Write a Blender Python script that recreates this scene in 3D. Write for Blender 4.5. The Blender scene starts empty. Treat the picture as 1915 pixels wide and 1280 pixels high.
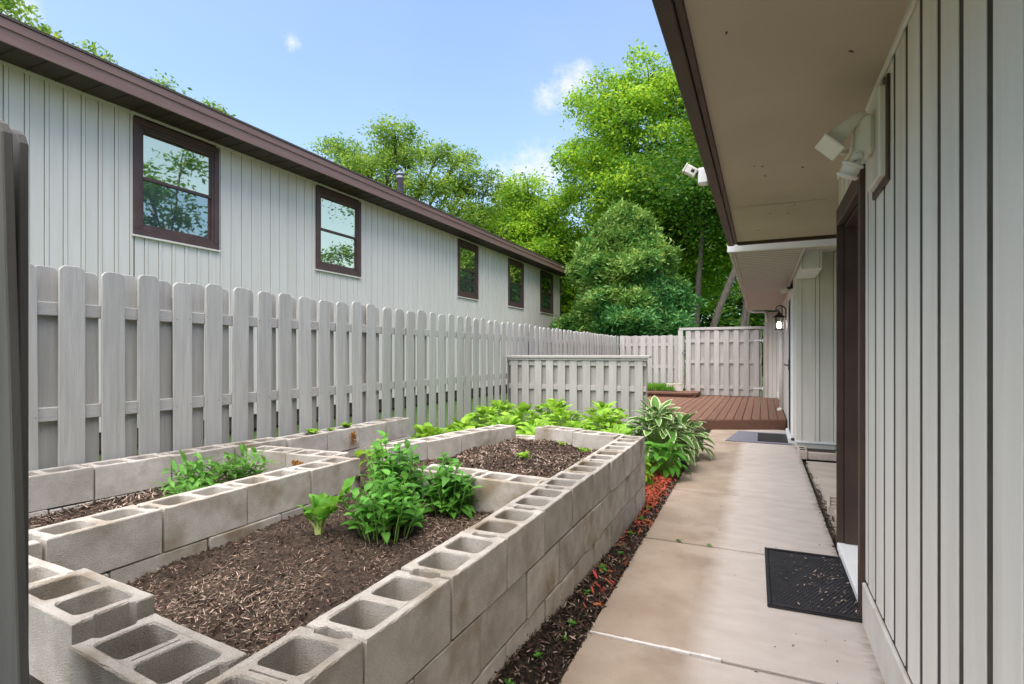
import bpy, math, random
import numpy as np
from mathutils import Vector, Matrix, Euler
from mathutils.geometry import tessellate_polygon
R = math.radians
random.seed(7); rng = np.random.default_rng(7)
scene = bpy.context.scene
COL = scene.collection

# ------------------------------------------------------------------ camera
cd = bpy.data.cameras.new('camera'); cam = bpy.data.objects.new('camera', cd); COL.objects.link(cam)
cam.location = (0, 0, 1.30); cam.rotation_euler = (R(90), 0, R(24.454))
cd.sensor_width = 36; cd.lens = 1028/1915*36; cd.shift_y = 23/1915
cd.clip_start = .02; cd.clip_end = 600
scene.camera = cam
# ------------------------------------------------------------------ light
SUN_EL, SUN_AZ = 70, 182      # azimuth of the sun, clockwise from +Y (it stands behind the camera)
w = bpy.data.worlds.new('World'); scene.world = w; w.use_nodes = True
nt = w.node_tree; nt.nodes.clear()
out = nt.nodes.new('ShaderNodeOutputWorld'); bg = nt.nodes.new('ShaderNodeBackground')
sky = nt.nodes.new('ShaderNodeTexSky'); sky.sky_type = 'NISHITA'; sky.sun_disc = False
sky.sun_elevation = R(SUN_EL); sky.sun_rotation = R(SUN_AZ); sky.altitude = 200
sky.air_density = 1.0; sky.dust_density = 2.0; sky.ozone_density = 1.6
bg.inputs['Strength'].default_value = .15
# clouds: soft puffs by direction, broken up with noise
tc = nt.nodes.new('ShaderNodeTexCoord')
nz = nt.nodes.new('ShaderNodeTexNoise'); nz.inputs['Scale'].default_value = 34; nz.inputs['Detail'].default_value = 7; nz.inputs['Roughness'].default_value = .7
nt.links.new(tc.outputs['Generated'], nz.inputs['Vector'])
nz2 = nt.nodes.new('ShaderNodeTexNoise'); nz2.inputs['Scale'].default_value = 2.3; nz2.inputs['Detail'].default_value = 3
nt.links.new(tc.outputs['Generated'], nz2.inputs['Vector'])
def W(op, a, b=None, clamp=False):
    n = nt.nodes.new('ShaderNodeMath'); n.operation = op; n.use_clamp = clamp
    for i, v in enumerate((a, b)):
        if v is None: continue
        if isinstance(v, (int, float)): n.inputs[i].default_value = v
        else: nt.links.new(v, n.inputs[i])
    return n.outputs[0]
acc = None
puffs = [((-0.6400,0.6112,0.4658),0.99986), ((-0.2635,0.8559,0.4450),0.99940), ((-0.2938,0.8515,0.4344),0.99920), ((-0.3225,0.8460,0.4246),0.99950), ((-0.3487,0.8838,0.3120),0.99780), ((-0.3976,0.8687,0.2955),0.99800), ((-0.8352,0.3488,0.4252),0.99900),
         ((.5,.8,.35),.998), ((.7,-.5,.5),.998), ((-.2,-.9,.4),.997), ((.9,.2,.3),.998), ((-.6,-.5,.6),.998)]
for d, c0 in puffs:
    v = Vector(d).normalized()
    dp = nt.nodes.new('ShaderNodeVectorMath'); dp.operation = 'DOT_PRODUCT'
    nt.links.new(tc.outputs['Generated'], dp.inputs[0]); dp.inputs[1].default_value = v
    f = W('DIVIDE', W('SUBTRACT', dp.outputs['Value'], c0), 1-c0, True)
    acc = f if acc is None else W('MAXIMUM', acc, f)
cl = W('MULTIPLY', W('SUBTRACT', W('ADD', W('MULTIPLY', acc, .55), W('MULTIPLY', nz.outputs['Fac'], 2.6)), 1.28), .95, True)
cl = W('MULTIPLY', cl, W('POWER', acc, .8))
haze = W('MULTIPLY', W('SUBTRACT', nz2.outputs['Fac'], .45), 1.2, True)
cl = W('ADD', cl, W('MULTIPLY', haze, .18), True)
mx = nt.nodes.new('ShaderNodeMix'); mx.data_type = 'RGBA'
nt.links.new(cl, mx.inputs[0]); nt.links.new(sky.outputs[0], mx.inputs[6]); mx.inputs[7].default_value = (3.2, 3.2, 3.3, 1)
nt.links.new(mx.outputs[2], bg.inputs['Color']); nt.links.new(bg.outputs[0], out.inputs['Surface'])
sd = bpy.data.lights.new('sun', 'SUN'); sun = bpy.data.objects.new('sun', sd); COL.objects.link(sun)
sd.energy = 3.0; sd.angle = R(95); sd.color = (1, .92, .80)
az, el = R(SUN_AZ), R(SUN_EL)
sdir = Vector((math.sin(az)*math.cos(el), math.cos(az)*math.cos(el), math.sin(el)))
sun.rotation_euler = sdir.to_track_quat('Z', 'Y').to_euler()
vs = scene.view_settings; vs.view_transform = 'Standard'; vs.look = 'None'; vs.gamma = 1; vs.exposure = 1.18; vs.use_curve_mapping = False
scene.cycles.use_denoising = True
scene.cycles.max_bounces = 7; scene.cycles.diffuse_bounces = 4; scene.cycles.transparent_max_bounces = 8

# ------------------------------------------------------------------ helpers
class MB:
    def __init__(s): s.v = []; s.f = []
    def quad(s, a, b, c, d):
        n = len(s.v); s.v += [tuple(a), tuple(b), tuple(c), tuple(d)]; s.f.append((n, n+1, n+2, n+3)); return s
    def box(s, x0, x1, y0, y1, z0, z1, M=None):
        n = len(s.v)
        P = [(x0,y0,z0),(x1,y0,z0),(x1,y1,z0),(x0,y1,z0),(x0,y0,z1),(x1,y0,z1),(x1,y1,z1),(x0,y1,z1)]
        if M is not None: P = [tuple(M @ Vector(p)) for p in P]
        s.v += P
        s.f += [tuple(n+i for i in q) for q in ((0,3,2,1),(4,5,6,7),(0,1,5,4),(1,2,6,5),(2,3,7,6),(3,0,4,7))]
        return s
    def cbox(s, x0, x1, y0, y1, z0, z1, c=.004, M=None):
        """box with chamfered edges"""
        n = len(s.v); xs, ys, zs = (x0, x1), (y0, y1), (z0, z1); idx = {}
        for i in (0,1):
            for j in (0,1):
                for k in (0,1):
                    sx, sy, sz = 1-2*i, 1-2*j, 1-2*k; b = (xs[i], ys[j], zs[k])
                    for ax in range(3):
                        p = list(b)
                        for q, sg in enumerate((sx, sy, sz)):
                            if q != ax: p[q] += sg*c
                        idx[(i,j,k,ax)] = len(s.v); s.v.append(tuple(M @ Vector(p)) if M is not None else tuple(p))
        F = []
        def face(ids): F.append(tuple(ids))
        for ax in range(3):
            o = [q for q in range(3) if q != ax]
            for sd_ in (0,1):
                cyc = [(0,0),(1,0),(1,1),(0,1)]; ids = []
                for a, b in cyc:
                    t = [0,0,0]; t[ax] = sd_; t[o[0]] = a; t[o[1]] = b; ids.append(idx[(*t, ax)])
                if (sd_ == 0) != (ax == 1): ids = ids[::-1]
                face(ids)
        for ax in range(3):          # edges along ax
            o = [q for q in range(3) if q != ax]
            for a in (0,1):
                for b in (0,1):
                    t0 = [0,0,0]; t0[o[0]] = a; t0[o[1]] = b; t1 = list(t0); t1[ax] = 1
                    face([idx[(*t0,o[0])], idx[(*t1,o[0])], idx[(*t1,o[1])], idx[(*t0,o[1])]])
        for i in (0,1):
            for j in (0,1):
                for k in (0,1): face([idx[(i,j,k,0)], idx[(i,j,k,1)], idx[(i,j,k,2)]])
        ctr = Vector(((x0+x1)/2, (y0+y1)/2, (z0+z1)/2))
        if M is not None: ctr = M @ ctr
        for f in F:                  # orient outwards
            p = [Vector(s.v[i]) for i in f]; nn = (p[1]-p[0]).cross(p[2]-p[0])
            s.f.append(f if nn.dot(p[0]-ctr) > 0 else f[::-1])
        return s
    def tube(s, pts, rad, seg=8, cap=True):
        pts = [Vector(p) for p in pts]; rings = []
        if isinstance(rad, (int, float)): rad = [rad]*len(pts)
        prev = None
        for i, p in enumerate(pts):
            t = (pts[min(i+1, len(pts)-1)]-pts[max(i-1, 0)])
            t = t.normalized() if t.length > 1e-9 else Vector((0,0,1))
            if prev is None: a = t.orthogonal().normalized()
            else:
                a = prev - t*prev.dot(t); a = a.normalized() if a.length > 1e-6 else t.orthogonal().normalized()
            prev = a; b = t.cross(a); n = len(s.v); rings.append(n)
            for k in range(seg):
                q = 2*math.pi*k/seg; s.v.append(tuple(p+(a*math.cos(q)+b*math.sin(q))*rad[i]))
        for r0, r1 in zip(rings, rings[1:]):
            for k in range(seg): s.f.append((r0+k, r0+(k+1)%seg, r1+(k+1)%seg, r1+k))
        if cap:
            s.f.append(tuple(range(rings[0]+seg-1, rings[0]-1, -1))); s.f.append(tuple(range(rings[-1], rings[-1]+seg)))
        return s
    def lathe(s, prof, seg=16, o=(0,0,0), M=None):
        n0 = len(s.v)
        for r, z in prof:
            for k in range(seg):
                q = 2*math.pi*k/seg; p = Vector((r*math.cos(q), r*math.sin(q), z))
                if M is not None: p = M @ p
                s.v.append(tuple(p+Vector(o)))
        for i in range(len(prof)-1):
            a, b = n0+i*seg, n0+(i+1)*seg
            for k in range(seg): s.f.append((a+k, a+(k+1)%seg, b+(k+1)%seg, b+k))
        return s
    def prism(s, poly, f0, f1):
        """polygon list of 2D points; f0/f1 map 2D -> 3D for the two caps"""
        n = len(s.v); m = len(poly)
        s.v += [tuple(f0(*p)) for p in poly]+[tuple(f1(*p)) for p in poly]
        s.f.append(tuple(range(n+m-1, n-1, -1))); s.f.append(tuple(range(n+m, n+2*m)))
        for k in range(m): s.f.append((n+k, n+(k+1)%m, n+m+(k+1)%m, n+m+k))
        return s
    def mesh(s, name, mat=None, smooth=False):
        me = bpy.data.meshes.new(name); me.from_pydata(s.v, [], s.f); me.update()
        if mat: me.materials.append(mat)
        if smooth: me.polygons.foreach_set('use_smooth', [True]*len(me.polygons))
        return me
    def obj(s, name, mat=None, parent=None, smooth=False, loc=None):
        return link(name, s.mesh(name, mat, smooth), parent, loc)
def link(name, me, parent=None, loc=None, rot=None, scale=None):
    o = bpy.data.objects.new(name, me); COL.objects.link(o)
    if parent: o.parent = parent
    if loc is not None: o.location = loc
    if rot is not None: o.rotation_euler = rot
    if scale is not None: o.scale = scale if hasattr(scale, '__len__') else (scale,)*3
    return o
def tag(o, label, cat=None, group=None, kind=None):
    if label: o['label'] = label
    if cat: o['category'] = cat
    if group: o['group'] = group
    if kind: o['kind'] = kind
    return o
def thing(name, label, cat, loc=(0,0,0), rz=0, group=None):
    return tag(link(name, None, None, loc, (0,0,rz)), label, cat, group)
def struct(o): o['kind'] = 'structure'; return o
def arrmesh(name, V, F, mat, smooth=False):
    """numpy verts (n,3), faces (m,k)"""
    me = bpy.data.meshes.new(name); V = np.asarray(V, np.float32); F = np.asarray(F, np.int32); k = F.shape[1]
    me.vertices.add(len(V)); me.vertices.foreach_set('co', V.ravel())
    me.loops.add(F.size); me.loops.foreach_set('vertex_index', F.ravel())
    me.polygons.add(len(F)); me.polygons.foreach_set('loop_start', np.arange(0, F.size, k, dtype=np.int32))
    me.polygons.foreach_set('loop_total', np.full(len(F), k, np.int32))
    if smooth: me.polygons.foreach_set('use_smooth', np.ones(len(F), bool))
    me.update(calc_edges=True); me.materials.append(mat); return me

# ------------------------------------------------------------------ materials
def mat(name, c1, c2=None, rough=.75, scale=6, detail=5, stretch=(1,1,1), rand=0.0, bump=0.0, bscale=60, c3=None, s3=1.5, t3=(.55,.7),
        spec=.3, metal=0, trans=0, island=0, bdist=.01, f3=1.0, lo=.35, hi=.65, speck=0):
    m = bpy.data.materials.new(name); m.use_nodes = True; t = m.node_tree; N = t.nodes; L = t.links
    p = N['Principled BSDF']; p.inputs['Roughness'].default_value = rough; p.inputs['Metallic'].default_value = metal
    p.inputs['Specular IOR Level'].default_value = spec
    geo = N.new('ShaderNodeNewGeometry'); mp = N.new('ShaderNodeMapping'); L.new(geo.outputs['Position'], mp.inputs['Vector']); mp.inputs['Scale'].default_value = stretch
    inf = N.new('ShaderNodeObjectInfo')
    def noise(sc, dt, vec, rg=.55):
        n = N.new('ShaderNodeTexNoise'); n.inputs['Scale'].default_value = sc; n.inputs['Detail'].default_value = dt; n.inputs['Roughness'].default_value = rg
        L.new(vec, n.inputs['Vector']); return n.outputs['Fac']
    def ramp(fac, a, b):
        r = N.new('ShaderNodeMapRange'); r.inputs[1].default_value = a; r.inputs[2].default_value = b; L.new(fac, r.inputs[0]); return r.outputs[0]
    def mix(fac, a, b):
        x = N.new('ShaderNodeMix'); x.data_type = 'RGBA'
        for i, v in ((0, fac), (6, a), (7, b)):
            if isinstance(v, tuple): x.inputs[i].default_value = (*v[:3], 1)
            elif isinstance(v, (int, float)): x.inputs[i].default_value = v
            else: L.new(v, x.inputs[i])
        return x.outputs[2]
    off = N.new('ShaderNodeVectorMath'); off.operation = 'MULTIPLY_ADD'
    cmb = N.new('ShaderNodeCombineXYZ')
    for i in range(3): L.new(inf.outputs['Random'], cmb.inputs[i])
    L.new(cmb.outputs[0], off.inputs[0]); off.inputs[1].default_value = (17, 31, 11); L.new(mp.outputs[0], off.inputs[2])
    vec = off.outputs[0] if rand else mp.outputs[0]
    col = c1
    if c2: col = mix(ramp(noise(scale, detail, vec), lo, hi), c1, c2)
    if c3:
        f = ramp(noise(s3, 4, vec), *t3)
        if f3 != 1:
            q = N.new('ShaderNodeMath'); q.operation = 'MULTIPLY'; L.new(f, q.inputs[0]); q.inputs[1].default_value = f3; f = q.outputs[0]
        col = mix(f, col, c3)
    if speck:
        q = N.new('ShaderNodeMath'); q.operation = 'MULTIPLY'; L.new(ramp(noise(190, 3, vec, .6), .52, .68), q.inputs[0]); q.inputs[1].default_value = speck
        col = mix(q.outputs[0], col, tuple(x*.45 for x in c1))
    if rand or island:
        hs = N.new('ShaderNodeHueSaturation'); a = N.new('ShaderNodeMapRange')
        L.new(geo.outputs['Random Per Island'] if island else inf.outputs['Random'], a.inputs[0])
        k = island or rand; a.inputs[3].default_value = 1-k; a.inputs[4].default_value = 1+k; L.new(a.outputs[0], hs.inputs['Value'])
        if island:
            b = N.new('ShaderNodeMapRange'); L.new(a.outputs[0], b.inputs[0]); b.inputs[1].default_value = 1-k; b.inputs[2].default_value = 1+k
            b.inputs[3].default_value = .53; b.inputs[4].default_value = .47; L.new(b.outputs[0], hs.inputs['Hue'])
        if isinstance(col, tuple): hs.inputs['Color'].default_value = (*col, 1)
        else: L.new(col, hs.inputs['Color'])
        col = hs.outputs[0]
    if isinstance(col, tuple): p.inputs['Base Color'].default_value = (*col, 1)
    else: L.new(col, p.inputs['Base Color'])
    if bump:
        b = N.new('ShaderNodeBump'); b.inputs['Strength'].default_value = bump; b.inputs['Distance'].default_value = bdist
        L.new(noise(bscale, 5, vec, .65), b.inputs['Height']); L.new(b.outputs[0], p.inputs['Normal'])
    if trans:
        tr = N.new('ShaderNodeBsdfTranslucent'); ms = N.new('ShaderNodeMixShader'); ms.inputs[0].default_value = trans
        if isinstance(col, tuple): tr.inputs['Color'].default_value = (*col, 1)
        else:
            g = N.new('ShaderNodeHueSaturation'); g.inputs['Hue'].default_value = .485; g.inputs['Value'].default_value = 1.5; L.new(col, g.inputs['Color']); L.new(g.outputs[0], tr.inputs['Color'])
        L.new(p.outputs[0], ms.inputs[1]); L.new(tr.outputs[0], ms.inputs[2]); L.new(ms.outputs[0], N['Material Output'].inputs['Surface'])
    m['_p'] = 0
    return m
M = {}
M['fence'] = mat('fence_paint', (.39,.372,.34), (.465,.445,.41), .7, 5, 8, (7,7,.45), rand=.09, bump=.45, bscale=24, c3=(.30,.265,.225), s3=2.6, t3=(.62,.78), f3=.75)
M['shade_wood'] = mat('shade_toned_board', (.078,.076,.070), (.098,.095,.088), .8, 5, 6, (6,6,.5), bump=.3, bscale=30)  # near board's shaded side: the shade is put into its base colour
M['rail'] = mat('rail_paint', (.40,.38,.348), (.46,.44,.405), .7, 8, 6, (3,1,14), rand=.05, bump=.5, bscale=20)
M['siding'] = mat('siding_paint', (.68,.625,.56), (.715,.665,.605), .55, 3, 4, (4,4,.4), rand=.025, bump=.08, bscale=90)
M['siding_near'] = mat('siding_near_paint', (.68,.645,.57), (.725,.69,.625), .6, 3, 6, (5,5,.4), rand=.04, bump=.2, bscale=50, c3=(.57,.535,.46), s3=1.3, t3=(.52,.75), f3=.6)
M['backing'] = mat('siding_shadow_gap', (.042,.036,.028), (.065,.056,.044), .9, 8)
M['brown'] = mat('brown_trim_paint', (.055,.034,.026), (.075,.046,.036), .5, 5, 4, (1,1,1), bump=.05)
M['fascia'] = mat('fascia_aluminium', (.22,.13,.115), (.26,.158,.14), .42, 4, 4, (1,.3,4), bump=.04)
M['winframe'] = mat('window_frame_vinyl', (.085,.05,.045), (.11,.066,.06), .4, 5)
M['dsoffit'] = mat('dark_soffit', (.055,.035,.030), (.07,.045,.04), .6, 4)
M['tan'] = mat('tan_soffit_board', (.45,.375,.285), (.51,.43,.33), .75, 1.2, 5, (1,1,1), bump=.1, bscale=90, c3=(.40,.33,.24), s3=.9, t3=(.5,.75), f3=.5)
M['lsoffit'] = mat('vinyl_soffit', (.52,.47,.42), (.56,.51,.46), .55, 4)
M['white'] = mat('white_metal', (.80,.80,.79), (.85,.85,.84), .45, 6)
M['lightw'] = mat('white_plastic', (.66,.63,.55), (.72,.69,.62), .4, 9)
M['found'] = mat('foundation_paint', (.56,.52,.45), (.63,.60,.54), .8, 5, 5, (1,1,1), bump=.2, c3=(.34,.28,.21), s3=3, t3=(.58,.75))
M['black'] = mat('black_metal', (.018,.017,.016), (.03,.028,.026), .45, 20)
M['galv'] = mat('vent_metal', (.18,.19,.23), (.24,.25,.29), .4, 8, metal=.6)
M['roof'] = mat('asphalt_shingle', (.07,.055,.045), (.12,.10,.085), .95, 40, 4, bump=.5)
M['block'] = mat('concrete_block', (.48,.43,.37), (.64,.59,.525), .92, 9, 8, (1,1,1), rand=.15, bump=1.0, bscale=230, bdist=.008, speck=.4, c3=(.27,.205,.12), s3=3.4, t3=(.53,.70), f3=.85)
M['deck'] = mat('deck_stain', (.15,.074,.049), (.20,.104,.07), .6, 7, 6, (8,.5,8), rand=.13, bump=.3, bscale=25, c3=(.30,.165,.115), s3=1.6, t3=(.60,.78), f3=.7)
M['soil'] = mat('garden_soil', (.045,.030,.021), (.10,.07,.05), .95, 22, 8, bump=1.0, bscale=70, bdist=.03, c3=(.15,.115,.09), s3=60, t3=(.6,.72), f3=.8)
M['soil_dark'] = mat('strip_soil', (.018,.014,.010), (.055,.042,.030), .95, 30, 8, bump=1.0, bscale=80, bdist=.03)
M['chip'] = mat('straw_chip', (.34,.265,.20), None, .85, island=.6)
M['chipm'] = mat('brown_chip', (.17,.115,.08), None, .9, island=.55)
M['chipd'] = mat('bark_chip', (.06,.038,.026), None, .9, island=.6)
M['red'] = mat('red_mulch', (.54,.15,.07), (.36,.09,.042), .85, 30, island=.45)
M['grass'] = mat('lawn', (.045,.095,.018), (.075,.14,.03), .9, 2, 6, bump=.5)
M['bark'] = mat('bark', (.13,.105,.085), (.21,.175,.145), .95, 5, 6, (3,3,.6), bump=1, bscale=14, bdist=.05)
M['barkd'] = mat('dark_bark', (.045,.036,.028), (.09,.075,.06), .95, 5, 6, (3,3,.6), bump=1, bscale=14, bdist=.05)
M['rubber'] = mat('rubber_mat', (.016,.015,.017), (.028,.026,.029), .55, 12, bump=.2)
M['carpet'] = mat('carpet_mat', (.15,.15,.185), (.24,.24,.27), 1, 90, 3, bump=.6, bscale=200)
M['pink'] = mat('old_brick', (.50,.40,.33), (.58,.50,.43), .9, 20, bump=.4)
M['sealant'] = mat('joint_sealant', (.72,.66,.62), (.78,.74,.70), .7, 20)
M['pot'] = mat('copper_post', (.30,.12,.05), (.25,.1,.04), .8, 9)
M['moss'] = mat('rust_fungus', (.33,.14,.02), (.20,.09,.025), .95, 40, bump=.8)
def leafmat(name, c1, c2, trans=.3, island=0, rand=0.0, rough=.5, spec=.25, scale=3):
    return mat(name, c1, c2, rough, scale, 3, trans=trans, island=island, rand=rand, spec=spec)
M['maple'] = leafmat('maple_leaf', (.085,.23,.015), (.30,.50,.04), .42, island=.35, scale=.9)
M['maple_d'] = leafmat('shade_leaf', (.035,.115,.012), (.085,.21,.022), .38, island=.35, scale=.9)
M['locust'] = leafmat('locust_leaf', (.10,.21,.028), (.22,.36,.05), .4, island=.35, scale=.9)
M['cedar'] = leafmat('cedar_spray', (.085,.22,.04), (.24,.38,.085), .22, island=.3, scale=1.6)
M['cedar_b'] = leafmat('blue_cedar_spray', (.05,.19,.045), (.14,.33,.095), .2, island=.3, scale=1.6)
M['mint'] = leafmat('mint_leaf', (.065,.22,.022), (.13,.34,.05), .28, rand=.28, scale=12)
M['lime'] = leafmat('lime_leaf', (.19,.38,.03), (.27,.47,.05), .35, rand=.2, scale=9)
M['hosta'] = leafmat('hosta_leaf', (.15,.33,.025), (.32,.53,.06), .32, rand=.34, scale=7)
M['celery'] = leafmat('celery_leaf', (.10,.29,.03), (.18,.40,.05), .35, rand=.2, scale=14)
M['hosta_g'] = leafmat('green_hosta_leaf', (.07,.24,.02), (.11,.32,.04), .3, rand=.22, scale=7)
M['lily'] = leafmat('lily_leaf', (.08,.24,.035), (.17,.37,.07), .3, rand=.25, scale=9)
M['turf'] = leafmat('creeping_plant', (.09,.25,.02), (.15,.36,.04), .3, island=.35)
M['stem'] = mat('green_stem', (.16,.30,.05), (.24,.38,.09), .6, 8)
M['stemp'] = mat('pale_stalk', (.42,.50,.16), (.32,.42,.10), .55, 8)

# variegated leaf: cream margin from the leaf's own UV-like local coordinate
def variegated():
    m = mat('variegated_leaf', (.075,.20,.03), (.12,.28,.045), .5, 8, 3, rand=.15)
    t = m.node_tree; N, L = t.nodes, t.links; p = N['Principled BSDF']
    at = N.new('ShaderNodeAttribute'); at.attribute_name = 'edge'
    nz = N.new('ShaderNodeTexNoise'); nz.inputs['Scale'].default_value = 60
    ad = N.new('ShaderNodeMath'); ad.operation = 'MULTIPLY_ADD'; L.new(nz.outputs['Fac'], ad.inputs[0]); ad.inputs[1].default_value = .35; L.new(at.outputs['Fac'], ad.inputs[2])
    r = N.new('ShaderNodeMapRange'); r.inputs[1].default_value = .84; r.inputs[2].default_value = .94; L.new(ad.outputs[0], r.inputs[0])
    x = N.new('ShaderNodeMix'); x.data_type = 'RGBA'; L.new(r.outputs[0], x.inputs[0])
    src = p.inputs['Base Color'].links[0].from_socket; L.new(src, x.inputs[6]); x.inputs[7].default_value = (.66,.72,.42,1)
    L.new(x.outputs[2], p.inputs['Base Color'])
    tr = N.new('ShaderNodeBsdfTranslucent'); ms = N.new('ShaderNodeMixShader'); ms.inputs[0].default_value = .25
    L.new(x.outputs[2], tr.inputs['Color']); L.new(p.outputs[0], ms.inputs[1]); L.new(tr.outputs[0], ms.inputs[2]); L.new(ms.outputs[0], N['Material Output'].inputs['Surface'])
    return m
M['varieg'] = variegated()
# weathered concrete walk: tan where rain reaches it, paler under the eave
def concrete():
    m = mat('walk_concrete', (.34,.265,.205), (.425,.345,.275), .85, 3.0, 7, (1,1,1), rand=.05, bump=.5, bscale=200, bdist=.004, speck=.30, c3=(.245,.185,.14), s3=3.2, t3=(.55,.68), f3=.42)
    t = m.node_tree; N, L = t.nodes, t.links; p = N['Principled BSDF']
    g = N.new('ShaderNodeNewGeometry'); sx = N.new('ShaderNodeSeparateXYZ'); L.new(g.outputs['Position'], sx.inputs[0])
    n = N.new('ShaderNodeTexNoise'); n.inputs['Scale'].default_value = 3.5; n.inputs['Detail'].default_value = 6; L.new(g.outputs['Position'], n.inputs['Vector'])
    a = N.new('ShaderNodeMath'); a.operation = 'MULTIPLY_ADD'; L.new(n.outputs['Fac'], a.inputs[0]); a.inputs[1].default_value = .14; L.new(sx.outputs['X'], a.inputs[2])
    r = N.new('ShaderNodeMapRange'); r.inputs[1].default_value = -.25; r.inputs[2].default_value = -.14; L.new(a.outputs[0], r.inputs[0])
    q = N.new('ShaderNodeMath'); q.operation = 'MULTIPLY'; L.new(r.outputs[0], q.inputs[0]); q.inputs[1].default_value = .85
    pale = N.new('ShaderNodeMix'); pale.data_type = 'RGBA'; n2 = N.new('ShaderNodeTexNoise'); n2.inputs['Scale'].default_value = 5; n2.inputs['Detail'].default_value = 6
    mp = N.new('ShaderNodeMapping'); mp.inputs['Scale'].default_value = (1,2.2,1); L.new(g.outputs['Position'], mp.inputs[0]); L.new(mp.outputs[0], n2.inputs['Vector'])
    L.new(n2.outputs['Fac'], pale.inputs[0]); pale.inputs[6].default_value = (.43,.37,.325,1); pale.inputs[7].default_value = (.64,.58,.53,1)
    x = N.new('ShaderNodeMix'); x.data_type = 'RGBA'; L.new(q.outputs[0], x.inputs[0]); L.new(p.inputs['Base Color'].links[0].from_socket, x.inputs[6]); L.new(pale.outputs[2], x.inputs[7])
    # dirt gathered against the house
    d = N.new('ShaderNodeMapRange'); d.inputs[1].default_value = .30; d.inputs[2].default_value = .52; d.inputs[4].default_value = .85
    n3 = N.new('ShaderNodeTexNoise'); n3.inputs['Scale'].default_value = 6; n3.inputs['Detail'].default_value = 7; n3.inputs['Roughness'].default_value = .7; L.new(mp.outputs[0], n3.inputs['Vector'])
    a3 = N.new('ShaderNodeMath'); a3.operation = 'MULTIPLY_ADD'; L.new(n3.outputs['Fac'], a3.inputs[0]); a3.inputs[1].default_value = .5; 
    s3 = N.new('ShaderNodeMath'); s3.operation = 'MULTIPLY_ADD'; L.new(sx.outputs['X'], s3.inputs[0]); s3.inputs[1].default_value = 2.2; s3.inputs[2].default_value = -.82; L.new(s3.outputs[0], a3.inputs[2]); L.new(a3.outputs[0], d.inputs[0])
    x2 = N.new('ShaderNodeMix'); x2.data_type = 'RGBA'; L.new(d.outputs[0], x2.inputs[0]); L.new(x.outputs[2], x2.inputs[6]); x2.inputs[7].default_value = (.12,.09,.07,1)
    L.new(x2.outputs[2], p.inputs['Base Color']); return m
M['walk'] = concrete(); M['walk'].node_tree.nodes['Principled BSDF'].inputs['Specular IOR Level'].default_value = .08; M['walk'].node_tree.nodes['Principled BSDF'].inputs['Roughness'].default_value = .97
M['alcove'] = mat('alcove_concrete', (.46,.38,.31), (.56,.48,.40), .85, 3, 7, bump=.4, bscale=220, bdist=.003, speck=.2)
def glassmat(name, tint, f, base=(.03,.045,.045)):
    m = bpy.data.materials.new(name); m.use_nodes = True; t = m.node_tree; N, L = t.nodes, t.links
    p = N['Principled BSDF']; p.inputs['Base Color'].default_value = (*base,1); p.inputs['Roughness'].default_value = .3
    g = N.new('ShaderNodeBsdfGlossy'); g.inputs['Color'].default_value = (*tint, 1); g.inputs['Roughness'].default_value = .015
    nz = N.new('ShaderNodeTexNoise'); nz.inputs['Scale'].default_value = 1.6; b = N.new('ShaderNodeBump'); b.inputs['Strength'].default_value = .05; b.inputs['Distance'].default_value = .02
    geo = N.new('ShaderNodeNewGeometry'); L.new(geo.outputs['Position'], nz.inputs['Vector'])
    L.new(nz.outputs['Fac'], b.inputs['Height']); L.new(b.outputs[0], g.inputs['Normal'])
    x = N.new('ShaderNodeMixShader'); x.inputs[0].default_value = f; L.new(p.outputs[0], x.inputs[1]); L.new(g.outputs[0], x.inputs[2]); L.new(x.outputs[0], N['Material Output'].inputs['Surface'])
    return m
M['glass'] = glassmat('window_glass', (.95,.90,.62), .72)
M['glass_s'] = glassmat('screened_glass', (.70,.80,.70), .45, (.035,.055,.052))
M['clear'] = bpy.data.materials.new('lantern_glass'); M['clear'].use_nodes = True
pp = M['clear'].node_tree.nodes['Principled BSDF']; pp.inputs['Transmission Weight'].default_value = 1; pp.inputs['Roughness'].default_value = .05; pp.inputs['IOR'].default_value = 1.1
M['bulb'] = bpy.data.materials.new('lit_bulb'); M['bulb'].use_nodes = True
pp = M['bulb'].node_tree.nodes['Principled BSDF']; pp.inputs['Emission Color'].default_value = (1,.95,.86,1); pp.inputs['Emission Strength'].default_value = 5

# ------------------------------------------------------------------ ground and paving
g = MB(); g.quad((-300,-300,-.06),(300,-300,-.06),(300,300,-.06),(-300,300,-.06))
struct(g.obj('ground', M['grass']))['label'] = 'flat lawn ground around the houses'
# planting strip of soil beside the walk, banked up against the block wall
def hstrip(x, y):
    b = .14*max(0, min(1, (3.9-y)/2.2)) + .02
    t = max(0, min(1, (-.74-x)/.14)); return -.012 + (b+.01)*t
V = []; F = []; xs = [-4.2, -3.6, -3, -2.4, -1.8, -1.3, -1.05, -.95, -.9, -.87, -.84, -.81, -.78, -.75, -.70]; ys = np.linspace(-.6, 10.6, 150)
for y in ys:
    for x in xs: V.append((x, y, hstrip(x, y)+random.uniform(-.006, .006)))
n = len(xs)
for j in range(len(ys)-1):
    for i in range(n-1): F.append((j*n+i, j*n+i+1, (j+1)*n+i+1, (j+1)*n+i))
struct(link('planting_strip_soil', arrmesh('planting_strip_soil', V, F, M['soil_dark'], True)))['label'] = 'dark bare soil strip between block wall and concrete walk'
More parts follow.
